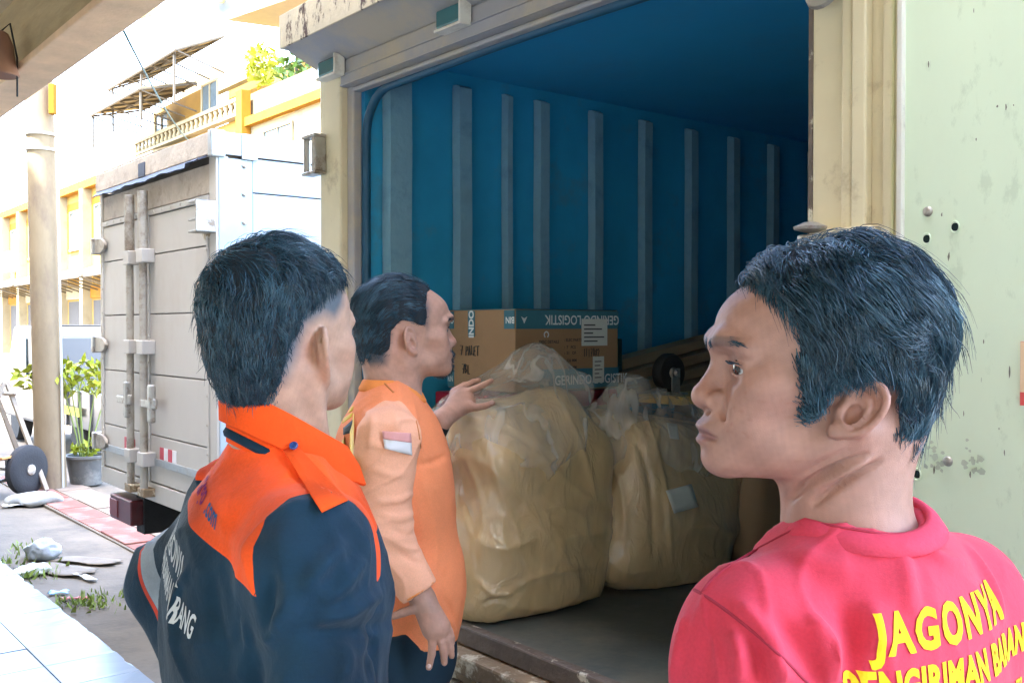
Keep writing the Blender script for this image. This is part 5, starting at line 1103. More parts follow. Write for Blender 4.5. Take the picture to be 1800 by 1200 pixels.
# ================================================================ cargo inside the truck (built in the truck's own directions)
def tw(u, v, z): return np.array(g2w(u, v, z))
TF = Frame(rotz(ALPHA), (O1.x, O1.y, 0))
def plastic(name, col, rough=.28, bump=.55, alpha=1.0, coat=.8, var=.18, sc=7):
    m = bpy.data.materials.new(name); m.use_nodes = True; nt = m.node_tree; N = nt.nodes; L = nt.links; b = N['Principled BSDF']
    b.inputs['Roughness'].default_value = rough+.2; b.inputs['Coat Weight'].default_value = coat; b.inputs['Coat Roughness'].default_value = rough; b.inputs['Alpha'].default_value = alpha
    tc = N.new('ShaderNodeTexCoord'); mp = N.new('ShaderNodeMapping'); mp.inputs['Scale'].default_value = (1, 1, .55); mp.inputs['Rotation'].default_value = (.3, .5, .2); L.new(tc.outputs['Object'], mp.inputs[0])
    n1 = N.new('ShaderNodeTexNoise'); n1.inputs['Scale'].default_value = sc; n1.inputs['Detail'].default_value = 6; n1.inputs['Distortion'].default_value = 1.2; L.new(mp.outputs[0], n1.inputs[0])
    vo = N.new('ShaderNodeTexVoronoi'); vo.feature = 'DISTANCE_TO_EDGE'; vo.inputs['Scale'].default_value = 5
    ds = N.new('ShaderNodeVectorMath'); ds.operation = 'MULTIPLY_ADD'; ds.inputs[1].default_value = (.22, .22, .22); L.new(n1.outputs['Color'], ds.inputs[0]); L.new(mp.outputs[0], ds.inputs[2]); L.new(ds.outputs[0], vo.inputs['Vector'])
    mr = N.new('ShaderNodeMapRange'); mr.inputs['From Max'].default_value = .10; mr.inputs['To Min'].default_value = 1; mr.inputs['To Max'].default_value = 0; L.new(vo.outputs['Distance'], mr.inputs[0])
    ad = N.new('ShaderNodeMath'); ad.operation = 'MULTIPLY_ADD'; ad.inputs[1].default_value = .35; L.new(mr.outputs[0], ad.inputs[0]); L.new(n1.outputs['Fac'], ad.inputs[2])
    bp = N.new('ShaderNodeBump'); bp.inputs['Strength'].default_value = bump; bp.inputs['Distance'].default_value = .02; L.new(ad.outputs[0], bp.inputs['Height']); L.new(bp.outputs[0], b.inputs['Coat Normal'])
    b2 = N.new('ShaderNodeBump'); b2.inputs['Strength'].default_value = bump*.5; b2.inputs['Distance'].default_value = .02; L.new(ad.outputs[0], b2.inputs['Height']); L.new(b2.outputs[0], b.inputs['Normal'])
    m2 = N.new('ShaderNodeMapRange'); m2.inputs['From Min'].default_value = .3; m2.inputs['From Max'].default_value = .7; m2.inputs['To Min'].default_value = 1-var; m2.inputs['To Max'].default_value = 1+var; L.new(n1.outputs['Fac'], m2.inputs[0])
    mu = N.new('ShaderNodeMix'); mu.data_type = 'RGBA'; mu.blend_type = 'MULTIPLY'; mu.inputs[0].default_value = 1; mu.inputs[6].default_value = (*col, 1); L.new(m2.outputs[0], mu.inputs[7]); L.new(mu.outputs[2], b.inputs['Base Color']); return m
M_sack = plastic('wrapped_brown_paper', (.66, .48, .235), .14, .35, 1, 1.0, .10, 11); M_sack2 = plastic('wrapped_tan_paper', (.62, .46, .24), .14, .38, 1, 1.0, .12, 11); 
def film_mat(name, lo=.10, hi=.75, sc=7, wd=.03):
    m = plastic(name, (.80, .80, .74), .10, .45, 1.0, 1.0, .05, 5); nt = m.node_tree; N = nt.nodes; L = nt.links; out = N['Material Output']; b = N['Principled BSDF']
    t = N.new('ShaderNodeBsdfTransparent'); mx = N.new('ShaderNodeMixShader'); tc = N.new('ShaderNodeTexCoord'); mp = N.new('ShaderNodeMapping'); mp.inputs['Scale'].default_value = (1, 1, .35); mp.inputs['Rotation'].default_value = (.5, .3, .4); L.new(tc.outputs['Object'], mp.inputs[0])
    n = N.new('ShaderNodeTexNoise'); n.inputs['Scale'].default_value = sc; n.inputs['Detail'].default_value = 3; n.inputs['Roughness'].default_value = .5; n.inputs['Distortion'].default_value = .6; L.new(mp.outputs[0], n.inputs[0])
    a = N.new('ShaderNodeMath'); a.operation = 'SUBTRACT'; a.inputs[1].default_value = .5; L.new(n.outputs['Fac'], a.inputs[0]); ab = N.new('ShaderNodeMath'); ab.operation = 'ABSOLUTE'; L.new(a.outputs[0], ab.inputs[0])
    r = N.new('ShaderNodeMapRange'); r.inputs['From Min'].default_value = .0; r.inputs['From Max'].default_value = wd; r.inputs['To Min'].default_value = hi; r.inputs['To Max'].default_value = lo; L.new(ab.outputs[0], r.inputs[0])
    L.new(r.outputs[0], mx.inputs[0]); L.new(t.outputs[0], mx.inputs[1]); L.new(b.outputs[0], mx.inputs[2]); L.new(mx.outputs[0], out.inputs[0]); return m
M_film = film_mat('clear_film', .20, .40, 7, .05); M_wrap = film_mat('thin_film', .04, .10, 6, .08)
root_bvh = {}
def sack(name, prims, m, label, seed, film=(), wr=.012, folds=()):
    f = Field(lin(-.75, .35, .007), lin(-.15, 1.25, .007), lin(.76, 1.62, .007))
    for p, k in prims: f.put(p, k)
    f.d = np.maximum(f.d, ZF+.006-f.a[2][None, None, :])
    V, F = f.mesh(); V = wrinkle(V, F, 7, wr*1.1, seed, (1, 1, .9)); V = crease(V, F, 12, wr*.9, seed+3, (1, 1, .6), 5, 1.0); V = crease(V, F, 26, wr*.6, seed+5, (.8, 1, .8), 5, 1.0); V = crease(V, F, 50, wr*.4, seed+6, (.8, 1, .8), 4, 1.0); V[:, 2] = np.maximum(V[:, 2], ZF+.006)
    root = empty(name, O1, ALPHA, label=label, cat='sack', group='plastic wrapped sacks in the truck')
    W = (V @ TF.R.T)+TF.t
    if len(folds): W = fold_lines(W, F, folds)
    V = (W-TF.t) @ TF.R
    link('wrapped_bundle', np_mesh('wrapped_bundle', V, F), m, root)
    Nn = normals(V, F); V3 = crease(crease(V+Nn*.004, F, 12, .013, seed+15, (1, .8, .6), 5, 1.0), F, 26, .009, seed+35, (.8, 1, .8), 5, 1.0); V3[:, 2] = np.maximum(V3[:, 2], ZF+.007); link('plastic_wrap', np_mesh('plastic_wrap', V3, F), M_wrap, root); root_bvh[root.name] = bvh_of((V3 @ TF.R.T)+TF.t, F)
    if film:
        g = Field(lin(-.75, .35, .007), lin(-.15, 1.25, .007), lin(.95, 1.62, .007))
        for p, k in film: g.put(p, k)
        V, F = g.mesh(); V = wrinkle(V, F, 9, .024, seed+7, (1, 1, .8)); V = crease(V, F, 16, .022, seed+9, (1, 1, .7), 4, 1.0); V = crease(V, F, 34, .010, seed+11, (1, 1, .7), 4, 1.0); link('clear_wrap', np_mesh('clear_wrap', V, F), M_film, root)
    return root
lx = lambda pts, a, w: (pts, a, w)
sack('wrapped_sack', [(rbox((-.11, .235, 1.05), (.195, .265, .28), .10, ID, rotx(-.05) @ roty(.05)), .02), (ell((-.05, .23, .98), (.15, .285, .22)), .06), (cone((-.16, .05, 1.25), (-.05, .33, 1.33), .10, .09), .08), (ell((-.05, .06, 1.28), (.09, .10, .10)), .06)], M_sack,
     'big tan plastic wrapped sack at the truck sill, under the resting hand', 51,
     [(cone((-.22, -.01, 1.285), (-.05, .27, 1.455), .06, .075), .05), (cone((-.05, .27, 1.455), (.0, .37, 1.42), .075, .05), .05), (ell((-.09, .20, 1.29), (.20, .26, .16)), .05)], .009,
     [([(850, 760), (880, 860), (920, 960)], .004, .010), ([(820, 740), (900, 760), (990, 820)], -.006, .012), ([(880, 1050), (950, 1010), (1050, 1000)], .005, .010), ([(840, 1020), (870, 1045), (900, 1040)], .010, .007), ([(850, 1060), (880, 1050), (905, 1065)], -.009, .007), ([(985, 700), (1020, 780), (1050, 880)], .006, .010), ([(815, 800), (840, 860), (850, 930)], .005, .008), ([(810, 870), (830, 920), (838, 990)], -.005, .008)])
sk2 = sack('wrapped_sack', [(rbox((-.08, .76, 1.04), (.20, .28, .27), .10, ID, rotx(-.20)), .02), (ell((.02, .74, .98), (.13, .27, .22)), .05)], M_sack2,
     'smaller plastic wrapped sack with paper labels leaning behind the big tan sack', 61,
     [(cone((-.06, .50, 1.30), (.0, .60, 1.375), .06, .065), .05), (cone((.0, .60, 1.375), (.0, .80, 1.33), .065, .055), .05), (cone((.0, .48, .86), (.07, .56, .85), .04, .035), .03), (ell((-.05, .76, 1.21), (.19, .28, .16)), .05)], .012,
     [([(1050, 760), (1090, 850), (1100, 960)], .007, .010), ([(1090, 720), (1140, 830), (1150, 980)], -.008, .012), ([(1030, 720), (1060, 800), (1070, 900)], .006, .009), ([(1140, 740), (1170, 860), (1180, 1000)], .007, .010)])
# soft brown carton behind, with two paper labels
M_card = mat('brown_card', (.34, .21, .11), .75, var=.12, scale=4, bump=.1, bscale=12, dirt=(.24, .15, .08), damt=.5, dscale=4)
M_card2 = mat('dark_card', (.38, .25, .14), .7, var=.15, scale=4, bump=.15, bscale=10)
M_paper = mat('paper_label', (.62, .66, .60), .6, var=.06, scale=20); M_ink = mat('black_ink', (.03, .035, .04), .6, var=.05); M_teal = mat('printed_teal', (.045, .17, .22), .55, var=.10, scale=10)
M_white = mat('white_print', (.66, .72, .72), .55, var=.05)
sc3 = empty('carton', O1, ALPHA, label='sagging brown carton standing behind the two plastic wrapped sacks', cat='carton', group='cartons in the truck')
f = Field(lin(-.5, .4, .009), lin(.7, 1.75, .009), lin(.77, 1.5, .009)); f.put(rbox((-.05, 1.28, 1.07), (.20, .24, .27), .05, ID, rotx(-.14)), .02); f.put(ell((.04, 1.22, .98), (.12, .24, .2)), .06); f.d = np.maximum(f.d, ZF+.006-f.a[2][None, None, :])
V, F = f.mesh(); V = wrinkle(V, F, 9, .012, 71); link('carton_body', np_mesh('carton_body', V, F), M_card2, sc3); bv = root_bvh[sk2.name]
for qd in ([(1170, 862), (1215, 850), (1228, 890), (1185, 902)], [(1172, 742), (1190, 745), (1194, 772), (1178, 770)]):
    pt = stick_patch(qd, bv, M_paper, None, 'paper_label', (6, 4), .004); pt.parent = sk2; pt.matrix_parent_inverse = (Matrix.Translation(O1) @ Matrix.Rotation(ALPHA, 4, 'Z')).inverted()
bx2 = MB().box(-.10, .09, 1.70, 2.1, ZF+.006, 1.20).build('carton', M_card2, None, .006, loc=O1, rot=(0, 0, ALPHA), label='plain dark carton farthest back on the deck beyond the sagging one', cat='carton', group='cartons in the truck')
# crate and cartons under the printed box
M_redp = mat('red_plastic', (.42, .02, .05), .4, var=.1); M_green = mat('dark_green_board', (.02, .09, .085), .6, var=.2)
cr = empty('crate', O1, ALPHA, label='red plastic crate edge under the printed carton by the wall', cat='crate')
MB().box(-.60, -.32, .30, .90, ZF+.006, 1.33).build('crate_body', M_card2, cr, .006); MB().box(-.605, -.315, .295, .905, 1.331, 1.385).build('crate_rim', M_redp, cr, .006)
MB().box(-.60, -.32, .60, .90, 1.386, 1.56).build('board_box', M_green, None, .004, loc=O1, rot=(0, 0, ALPHA), label='dark green box behind the printed carton near the wall', cat='box')
# printed carton
pc = empty('printed_carton', O1, ALPHA, label='brown carton with teal tape bands and upside down white print', cat='carton')
a0, a1, b0, b1, z0, z1 = -.537, -.185, .30, .744, 1.40, 1.655
MB().box(a0, a1, b0, b1, z0, z1).build('carton_body', M_card, pc, .005)
e = .0022
def band(u0, u1, v0, v1, za, zb, m=M_teal, name='tape_band', parent=None): return MB().box(u0, u1, v0, v1, za, zb).build(name, m, parent or pc)
tb = band(a1, a1+e, b0+.004, b1-.002, z1-.060, z1-.002); band(a1, a1+e, b0+.10, b1-.002, z0+.004, z0+.068); band(a1-.050, a1, b0-e, b0, z1-.060, z1-.003); band(a0+.002, a0+.036, b0-e, b0, z1-.060, z1-.003); band(a0+.002, a0+.036, b0-e, b0, z0+.004, z0+.06)
band(a0+.115, a0+.150, b0-e, b0, z1-.085, z1-.003); band(a0+.002, a1, b0+.002, b1-.002, z1, z1+e)
MR = Matrix.Translation((a1+e+.0006, 0, 0)) @ Matrix.Rotation(math.pi/2, 4, 'Z') @ Matrix.Rotation(math.pi/2, 4, 'X')     # text on the +u face: x along v
ML = Matrix.Translation((0, b0-e-.0006, 0)) @ Matrix.Rotation(math.pi/2, 4, 'X')
def tr(x, y, r=0): return Matrix.Translation((x, y, 0)) @ Matrix.Rotation(r, 4, 'Z')
flat_text('lettering', 'GERINDO LOGISTIK', .042, MR @ tr((b0+b1)/2+.06, z1-.018, math.pi), M_white, pc, bold=.0007, sx=.86)
flat_text('lettering', 'GERINDO LOGISTIK', .042, MR @ tr((b0+b1)/2+.10, z0+.018), M_white, pc, bold=.0007, sx=.86)
flat_text('lettering', 'INDO', .036, ML @ tr(a0+.146, z1-.045, math.pi/2), M_white, pc, bold=.0014, sx=.95)
flat_text('lettering', 'BIN', .028, ML @ tr(a1-.020, z1-.024, math.pi), M_white, pc, bold=.0006)
flat_text('lettering', 'OO', .030, ML @ tr(a0+.018, z1-.022, math.pi), M_white, pc, bold=.0005, sx=.8); flat_text('lettering', 'RIN', .026, ML @ tr(a0+.018, z0+.022), M_white, pc, bold=.0005, sx=.7)
MB().prism([(0, .012), (-.012, -.010), (0, -.004), (.012, -.010)], .0006, MR @ tr(b0+.035, z1-.032, math.pi)).build('arrow_mark', M_white, pc)
ring_ = [(.011*math.cos(t), .011*math.sin(t)) for t in np.linspace(-1.1, 4.2, 20)]
bq = MB(); bq.add([tuple(MR @ tr(b0+.125, z1-.078) @ Vector((x*s_, y*s_, 0))) for s_ in (1, .6) for x, y in ring_], [(i, i+1, 21+i, 20+i) for i in range(19)]).build('round_mark', M_white, pc)
for i, (x, y, s_) in enumerate([(.095, .085, 'DESC DETAILS'), (.095, .108, 'QTY'), (.095, .130, 'CTN NO.')]): flat_text('lettering', s_, .013, MR @ tr(b0+x, z1-y-.02), M_ink, pc, align='LEFT', bold=.0003)
for i, (y, s_) in enumerate([(.085, ': ELEC PARTS'), (.108, ':  7   PCS'), (.126, ':  51   OF'), (.150, ':  536 MM'), (.172, ':  540 MM'), (.198, ': 42 X 18 X 11 CM')]): flat_text('lettering', s_, .013, MR @ tr(b0+.20, z1-y-.015), M_ink, pc, align='LEFT', bold=.0003)
lb1 = band(a1+e, a1+e+.001, b0+.275, b0+.39, z1-.115, z1-.028, M_paper, 'paper_label'); lb2 = band(a1+e, a1+e+.001, b0+.325, b0+.375, z0+.02, z0+.105, M_paper, 'paper_label')
for k in range(5): MB().box(a1+e+.001, a1+e+.0014, b0+.285, b0+.285+[.05, .08, .04, .09, .06][k], z1-.05-k*.013, z1-.046-k*.013).build('print_line', M_ink, lb1)
for k in range(5): MB().box(a1+e+.001, a1+e+.0014, b0+.333, b0+.333+[.03, .02, .034, .025, .03][k], z0+.035+k*.013, z0+.038+k*.013).build('print_line', M_ink, lb2)
def scrawl(name, strokes, M, parent, r=.0016):
    b = MB()
    for st in strokes: b.tube([tuple(M @ Vector((x, y, 0))) for x, y in st], r, 5)
    return b.build(name, M_ink, parent)
hw = {'7': [[(0, 1), (.55, 1), (.2, 0)], [(.08, .5), (.5, .52)]], 'P': [[(.05, 0), (.1, 1), (.5, .95), (.55, .6), (.1, .45)]], 'A': [[(0, 0), (.3, 1), (.6, 0)], [(.12, .38), (.5, .4)]], 'L': [[(.1, 1), (.05, 0), (.5, .05)]], 'E': [[(.5, 1), (.08, .95), (.05, 0), (.5, .02)], [(.07, .5), (.4, .52)]], 'T': [[(0, 1), (.7, 1.02)], [(.35, 1), (.3, 0)]], 'B': [[(.05, 0), (.1, 1), (.45, .9), (.12, .52), (.5, .3), (.05, 0)]], '0': [[(.3, 1), (.05, .6), (.15, .05), (.45, .1), (.55, .6), (.3, 1)]], '8': [[(.45, .95), (.1, .75), (.5, .3), (.2, .0), (.1, .3), (.5, .8), (.45, .95)]], '2': [[(.05, .8), (.3, 1), (.5, .75), (.05, .05), (.6, .05)]], '1': [[(.2, 1), (.15, 0)]], ' ': []}
def write(s_, x, y, h, M, sx=.62):
    st = []
    for i, c in enumerate(s_):
        for q in hw[c]: st.append([(x+(i*.78+px)*h*sx+.001*math.sin(i*3+k), y+py*h+.002*math.sin(i*2)) for k, (px, py) in enumerate(q)])
    return st
scrawl('handwriting', write('7 PALET', a0+.075, z1-.145, .030, None), ML, pc); scrawl('handwriting', write('7BL', a0+.085, z1-.205, .030, None), ML, pc); scrawl('handwriting', write('1117082', b0+.285, z1-.150, .026, None, .5), MR, pc, .0012)
# boards leaning at the back and an upturned dolly with its caster
M_board = mat('pale_board', (.30, .22, .13), .7, var=.25, scale=5, bump=.15, bscale=30, aniso=(.3, 3, 3), dirt=(.16, .13, .09), damt=.6, dscale=5)
M_ply = mat('yellow_ply', (.55, .38, .12), .6, var=.2, scale=8)
for k in range(4):
    p0 = at(1080+k*6, 640+k*22, 3.55-.04*k); p1 = at(1330, 575+k*24, 4.0-.04*k); d = Vector(p1-p0); L_ = d.length
    o = MB().box(0, L_, -.045, .045, -.018, .018).build('board', M_board, None, .003, loc=p0, label=['topmost tan board of the bundle leaning behind the caster', 'second tan board from the top in the leaning bundle', 'third tan board from the top in the leaning bundle', 'lowest tan board of the bundle leaning behind the caster'][k], cat='board', group='boards leaning in the truck')
    o.rotation_euler = d.to_track_quat('X', 'Z').to_euler()
do = empty('dolly', at(1175, 700, 3.28), ALPHA, label='upturned wooden dolly with a black caster wheel beside the carton', cat='dolly')
MB().box(-.09, .10, -.05, .42, -.015, .012).build('platform', M_ply, do, .004); 
cs = MB().box(-.045, .045, -.035, .045, .013, .020).box(-.034, -.030, -.02, .02, .02, .10).box(.030, .034, -.02, .02, .02, .10).build('caster_fork', M_steel, do, .002)
MB().lathe([(.02, -.02), (.058, -.02), (.064, -.010), (.064, .010), (.058, .02), (.02, .02)], 32, Matrix.Translation((0, .0, .085)) @ Matrix.Rotation(math.pi/2, 4, 'Y')).build('caster_wheel', M_black, do, smooth=40)
MB().lathe([(.006, -.042), (.018, -.024), (.018, .024), (.006, .042)], 16, Matrix.Translation((0, .0, .085)) @ Matrix.Rotation(math.pi/2, 4, 'Y')).build('caster_hub', M_steel, do, smooth=40)
MB().box(-.60, .06, .88, 2.0, ZF+.006, ZF+.30).build('pallet_load', M_card2, None, .01, loc=O1, rot=(0, 0, ALPHA), label='low dark carton load behind the labelled carton along the wall', cat='carton') if False else None
# ================================================================ the street beyond
M_wallY = mat('yellow_plaster', (.26, .165, .045), .9, spec=.1, var=.15, scale=.6, bump=.05, dirt=(.20, .13, .05), damt=.6, dscale=.8); M_wallW = mat('white_plaster', (.24, .20, .125), .9, spec=.1, var=.10, scale=.6, dirt=(.15, .11, .06), damt=.5, dscale=.9)
M_ochre = mat('ochre_band', (.22, .10, .012), .8, spec=.1, var=.2, scale=2); M_frameS = mat('canopy_steel', (.07, .055, .035), .6, var=.2); M_sheet = mat('canopy_sheet', (.20, .15, .08), .6, var=.15, scale=2); M_win = mat('far_window', (.06, .08, .09), .2, var=.2); M_dark = mat('far_opening', (.05, .045, .04), .9)
M_leaf = mat('leaf_bright', (.24, .27, .008), .5, var=.35, scale=8); M_leafd = mat('leaf_dark', (.07, .13, .012), .5, var=.35, scale=8); M_bluep = mat('blue_sign', (.02, .10, .22), .5); M_acw = mat('ac_white', (.40, .40, .38), .5, var=.05)
FV = 13.0
def leaves(n, c, r, size, seed, m, name, parent, flatten=1.0):
    rr = np.random.default_rng(seed); b = MB()
    for i in range(n):
        d = rr.normal(0, 1, 3); d /= np.linalg.norm(d); p = np.array(c)+d*np.array(r)*rr.uniform(.25, 1)**.5; a = rr.normal(0, 1, 3); a /= np.linalg.norm(a); q = np.cross(a, rr.normal(0, 1, 3)); q /= np.linalg.norm(q)+1e-6; s_ = size*rr.uniform(.6, 1.3)
        b.add([p-a*s_, p+q*s_*.42, p+a*s_+np.array([0, 0, -.2*s_]), p-q*s_*.42], [(0, 1, 2, 3)])
    me = b.mesh(name, fix=False); return link(name, me, m, parent)
def building(name, label, u0, u1, zt, m, depth=8): 
    o = empty(name, g2w(u0, FV), ALPHA, label=label, cat='building', group='buildings across the street'); MB().box(0, u1-u0, 0, depth, -.02, zt).build('wall', m, o); return o
def window(o, x0, x1, z0, z1, m=M_win, fm=M_wallW, d=.0):
    w = MB().box(x0, x1, -.03, -.005, z0, z1).build('window', m, o); MB().box(x0-.08, x1+.08, -.10, -.032, z0-.14, z0-.02).build('sill', fm, w); MB().box(x0-.08, x0, -.08, -.032, z0-.02, z1+.08).box(x1, x1+.08, -.08, -.032, z0-.02, z1+.08).box(x0, x1, -.08, -.032, z1, z1+.08).box((x0+x1)/2-.03, (x0+x1)/2+.03, -.07, -.032, z0, z1).build('frame', fm, w); return w
def canopy(o, x0, x1, z0, z1, out, n=5):
    c = MB().add([(x0, -.02, z1), (x1, -.02, z1), (x1, -out, z0), (x0, -out, z0), (x0, -.02, z1+.05), (x1, -.02, z1+.05), (x1, -out, z0+.05), (x0, -out, z0+.05)], [(0, 1, 2, 3), (4, 7, 6, 5), (0, 3, 7, 4), (1, 5, 6, 2), (0, 4, 5, 1), (3, 2, 6, 7)]).build('canopy', M_sheet, o)
    b = MB()
    for i in range(n+1):
        x = x0+(x1-x0)*i/n; b.tube([(x, -.03, z1-.05), (x, -out, z0-.05)], .045, 5).tube([(x, -.03, z0-.55), (x, -out*.96, z0-.06)], .035, 5)
    for t in (.0, .5, 1.0): b.tube([(x0, -.03-(out-.03)*t, z1-.05+(z0-z1)*t), (x1, -.03-(out-.03)*t, z1-.05+(z0-z1)*t)], .045, 5)
    b.build('canopy_frame', M_frameS, c)
bA = building('shophouse', 'pale shophouse with ochre fascia and roof terrace canopy above the truck', -30.6, -12, 8.45, M_wallW)
MB().box(0, 18.6, -.25, .0, 8.46, 8.75).build('fascia', M_ochre, bA); MB().box(0, 18.6, .1, .35, 8.76, 9.65).build('parapet', M_wallW, bA); MB().box(0, .5, -.35, -.02, 0, 9.7).build('pilaster', M_ochre, bA)
for i in range(4):
    for zz in (1.2, 4.3, 6.6): window(bA, 1.6+i*4, 3.6+i*4, zz, zz+1.5)
b = MB()
for x, y in ((1.9, 1), (5, 1), (1.9, 4), (5, 4)): b.tube([(x, y, 8.46), (x, y, 11.2)], .06, 6)
b.build('terrace_post', M_frameS, bA); MB().add([(1.2, -1.2, 11.7), (6.2, -1.2, 11.2), (6.2, 5, 11.6), (1.2, 5, 12.1), (1.2, -1.2, 11.78), (6.2, -1.2, 11.28), (6.2, 5, 11.68), (1.2, 5, 12.18)], [(0, 1, 2, 3), (4, 7, 6, 5), (0, 4, 5, 1), (1, 5, 6, 2), (2, 6, 7, 3), (3, 7, 4, 0)]).build('terrace_canopy', M_sheet, bA)
leaves(160, (2.4, .6, 10.0), (.9, .5, .7), .18, 3, M_leafd, 'terrace_plant', bA); leaves(90, (4.4, .6, 9.9), (.9, .4, .5), .15, 4, M_leafd, 'terrace_plant', bA)
bB = building('shophouse', 'yellow shophouse with balustrade and two framed lean-to canopies', -41.5, -30.7, 8.9, M_wallY)
MB().box(0, 10.8, -.3, 0, 8.91, 9.02).build('balcony_slab', M_wallW, bB); MB().box(0, 10.8, -.28, -.1, 9.42, 9.55).build('balustrade_rail', M_wallW, bB)
for i in range(24): MB().lathe([(.07, 9.02), (.11, 9.10), (.05, 9.25), (.09, 9.36), (.06, 9.42)], 8, Matrix.Translation((.25+i*.45, -.19, 0))).build('baluster', M_wallW, bB, smooth=50)
MB().box(4.8, 10.8, 2.0, 8, 8.92, 11.2).build('upper_wall', M_wallY, bB); canopy(bB, .6, 6.6, 10.35, 10.9, 2.2, 5); canopy(bB, 1.6, 9.2, 11.3, 12.1, 1.8, 6)
MB().box(.4, 6.4, .5, .8, 8.92, 10.9).build('upper_wall', M_wallY, bB); MB().box(1.8, 9.0, 1.2, 1.5, 10.9, 12.0).build('upper_wall', M_wallW, bB); MB().tube([(.7, -2.1, 9.0), (.7, -2.1, 10.3)], .05, 6).build('canopy_post', M_frameS, bB); MB().tube([(6.5, -2.1, 9.0), (6.5, -2.1, 10.3)], .05, 6).build('canopy_post', M_frameS, bB)
for k in range(3): MB().tube([(2.0+k*3.4, -1.7, 9.5), (2.0+k*3.4, -1.7, 11.3)], .05, 6).build('canopy_post', M_frameS, bB)
window(bB, 2.2, 3.6, 9.5, 10.3); window(bB, 7.2, 8.6, 9.6, 10.6)
MB().box(4.2, 9.0, 1.0, 2.0, 10.0, 10.02).build('terrace_slab', M_wallW, bB)
for i in range(3):
    for zz in (3.8, 6.4): window(bB, 1.0+i*3.4, 3.0+i*3.4, zz, zz+1.6)
canopy(bB, 0, 6, 8.2, 8.75, 1.5, 4)
leaves(220, (10.6, .8, 10.9), (.75, .6, .75), .2, 6, M_leaf, 'terrace_plant', bB)
bC = building('shophouse', 'long yellow arcaded shophouse row down the street behind the pickup', -75, -41.6, 8.55, M_wallY)
MB().box(0, 33.4, -.4, 0, 8.3, 8.7).build('cornice', M_ochre, bC)
for i in range(8):
    x = 1.0+i*4.2; MB().box(x, x+.5, -.45, 0, 0, 8.3).build('column', M_wallW, bC); MB().box(x+.55, x+4.15, -.02, -.005, 5.4, 7.9).build('recess', M_ochre, bC)
    window(bC, x+1.2, x+3.4, 5.6, 7.4); MB().box(x+.8, x+3.9, -.03, -.006, .1, 2.9).build('shop_opening', M_dark, bC); canopy(bC, x+.6, x+4.1, 3.9, 4.5, 1.6, 3)
    MB().box(x+.6, x+4.1, -.12, -.01, 3.0, 3.6).build('shop_sign', [M_ochre, M_wallW][i % 2], bC)
for i, (x, z) in enumerate(((11.6, 4.9), (12.9, 4.9), (7.4, 4.8))):
    ac = empty('ac_unit', g2w(-75+x, FV-.45, z), ALPHA, label=['air conditioner box mounted left of the pole on the far shophouse', 'air conditioner box mounted nearest the pole on the far shophouse', 'air conditioner box mounted at the picture edge on the far shophouse'][i], cat='air conditioner', group='air conditioners on the far facade')
    MB().box(-.45, .45, -.2, .42, 0, 1.2).build('casing', M_acw, ac, .02)
    for dz in (.32, .88): MB().lathe([(.02, 0), (.22, 0), (.24, .02), (.24, .03)], 16, Matrix.Translation((0, -.205, dz)) @ Matrix.Rotation(math.pi/2, 4, 'X')).build('fan_grille', M_win, ac, smooth=40)
# utility pole
M_conc = mat('pole_concrete', (.21, .155, .09), .9, var=.2, scale=5, bump=.25, bscale=30, dirt=(.12, .08, .06), damt=.6, dscale=3, aniso=(1, 1, .4))
pb = Vector(on(90, 858, 0)); pole = empty('utility_pole', pb, 0, label='tall concrete utility pole standing at the kerb behind the carts', cat='pole')
MB().tube([(-.0, 0, -.05), (-.06, 0, 2.5), (-.12, 0, 5), (-.2, 0, 8.5)], [.145, .135, .125, .105], 24).build('shaft', M_conc, pole, smooth=50)
for z in (3.35, 3.5): MB().lathe([(.139, -.012), (.146, -.012), (.146, .012), (.139, .012)], 24, Matrix.Translation((-.08, 0, z))).build('band', M_steel, pole, smooth=40)
MB().box(.05, .11, -.12, -.05, 3.68, 3.98).build('meter_box', M_ochre, pole, .01); MB().tube([(.14, -.05, .0), (.13, -.05, 1.2), (.10, -.05, 3.5)], .012, 6).build('conduit', M_acw, pole)
# pot plant
pp = Vector(on(152, 850, 0)); pl = empty('potted_plant', pp, .3, label='bushy bright green plant in a dark bucket beside the pole', cat='plant')
M_pot = mat('grey_bucket', (.10, .10, .095), .6, var=.2, dirt=(.3, .28, .24), damt=.6, dscale=4)
MB().lathe([(.02, .0), (.15, .0), (.195, .27), (.215, .275), (.215, .30), (.185, .30), (.18, .25), (.02, .24)], 28).build('pot', M_pot, pl, smooth=35)
rr = np.random.default_rng(12)
for i in range(6):
    t = rr.uniform(-1, 1, 2); MB().tube(spline([(t[0]*.05, t[1]*.05, .24), (t[0]*.12, t[1]*.10, .6), (t[0]*.25+.02, t[1]*.2, 1.0), (t[0]*.38, t[1]*.3, 1.22)], 8), [.008]*4+[.005]*4, 6).build('stem', mat('stem_green', (.22, .28, .08), .7), pl, smooth=True)
lv = leaves(300, (-.10, -.05, 1.10), (.58, .28, .19), .065, 14, M_leaf, 'crown', pl); leaves(60, (.0, 0, .36), (.17, .15, .10), .05, 15, M_leaf, 'undergrowth', pl)
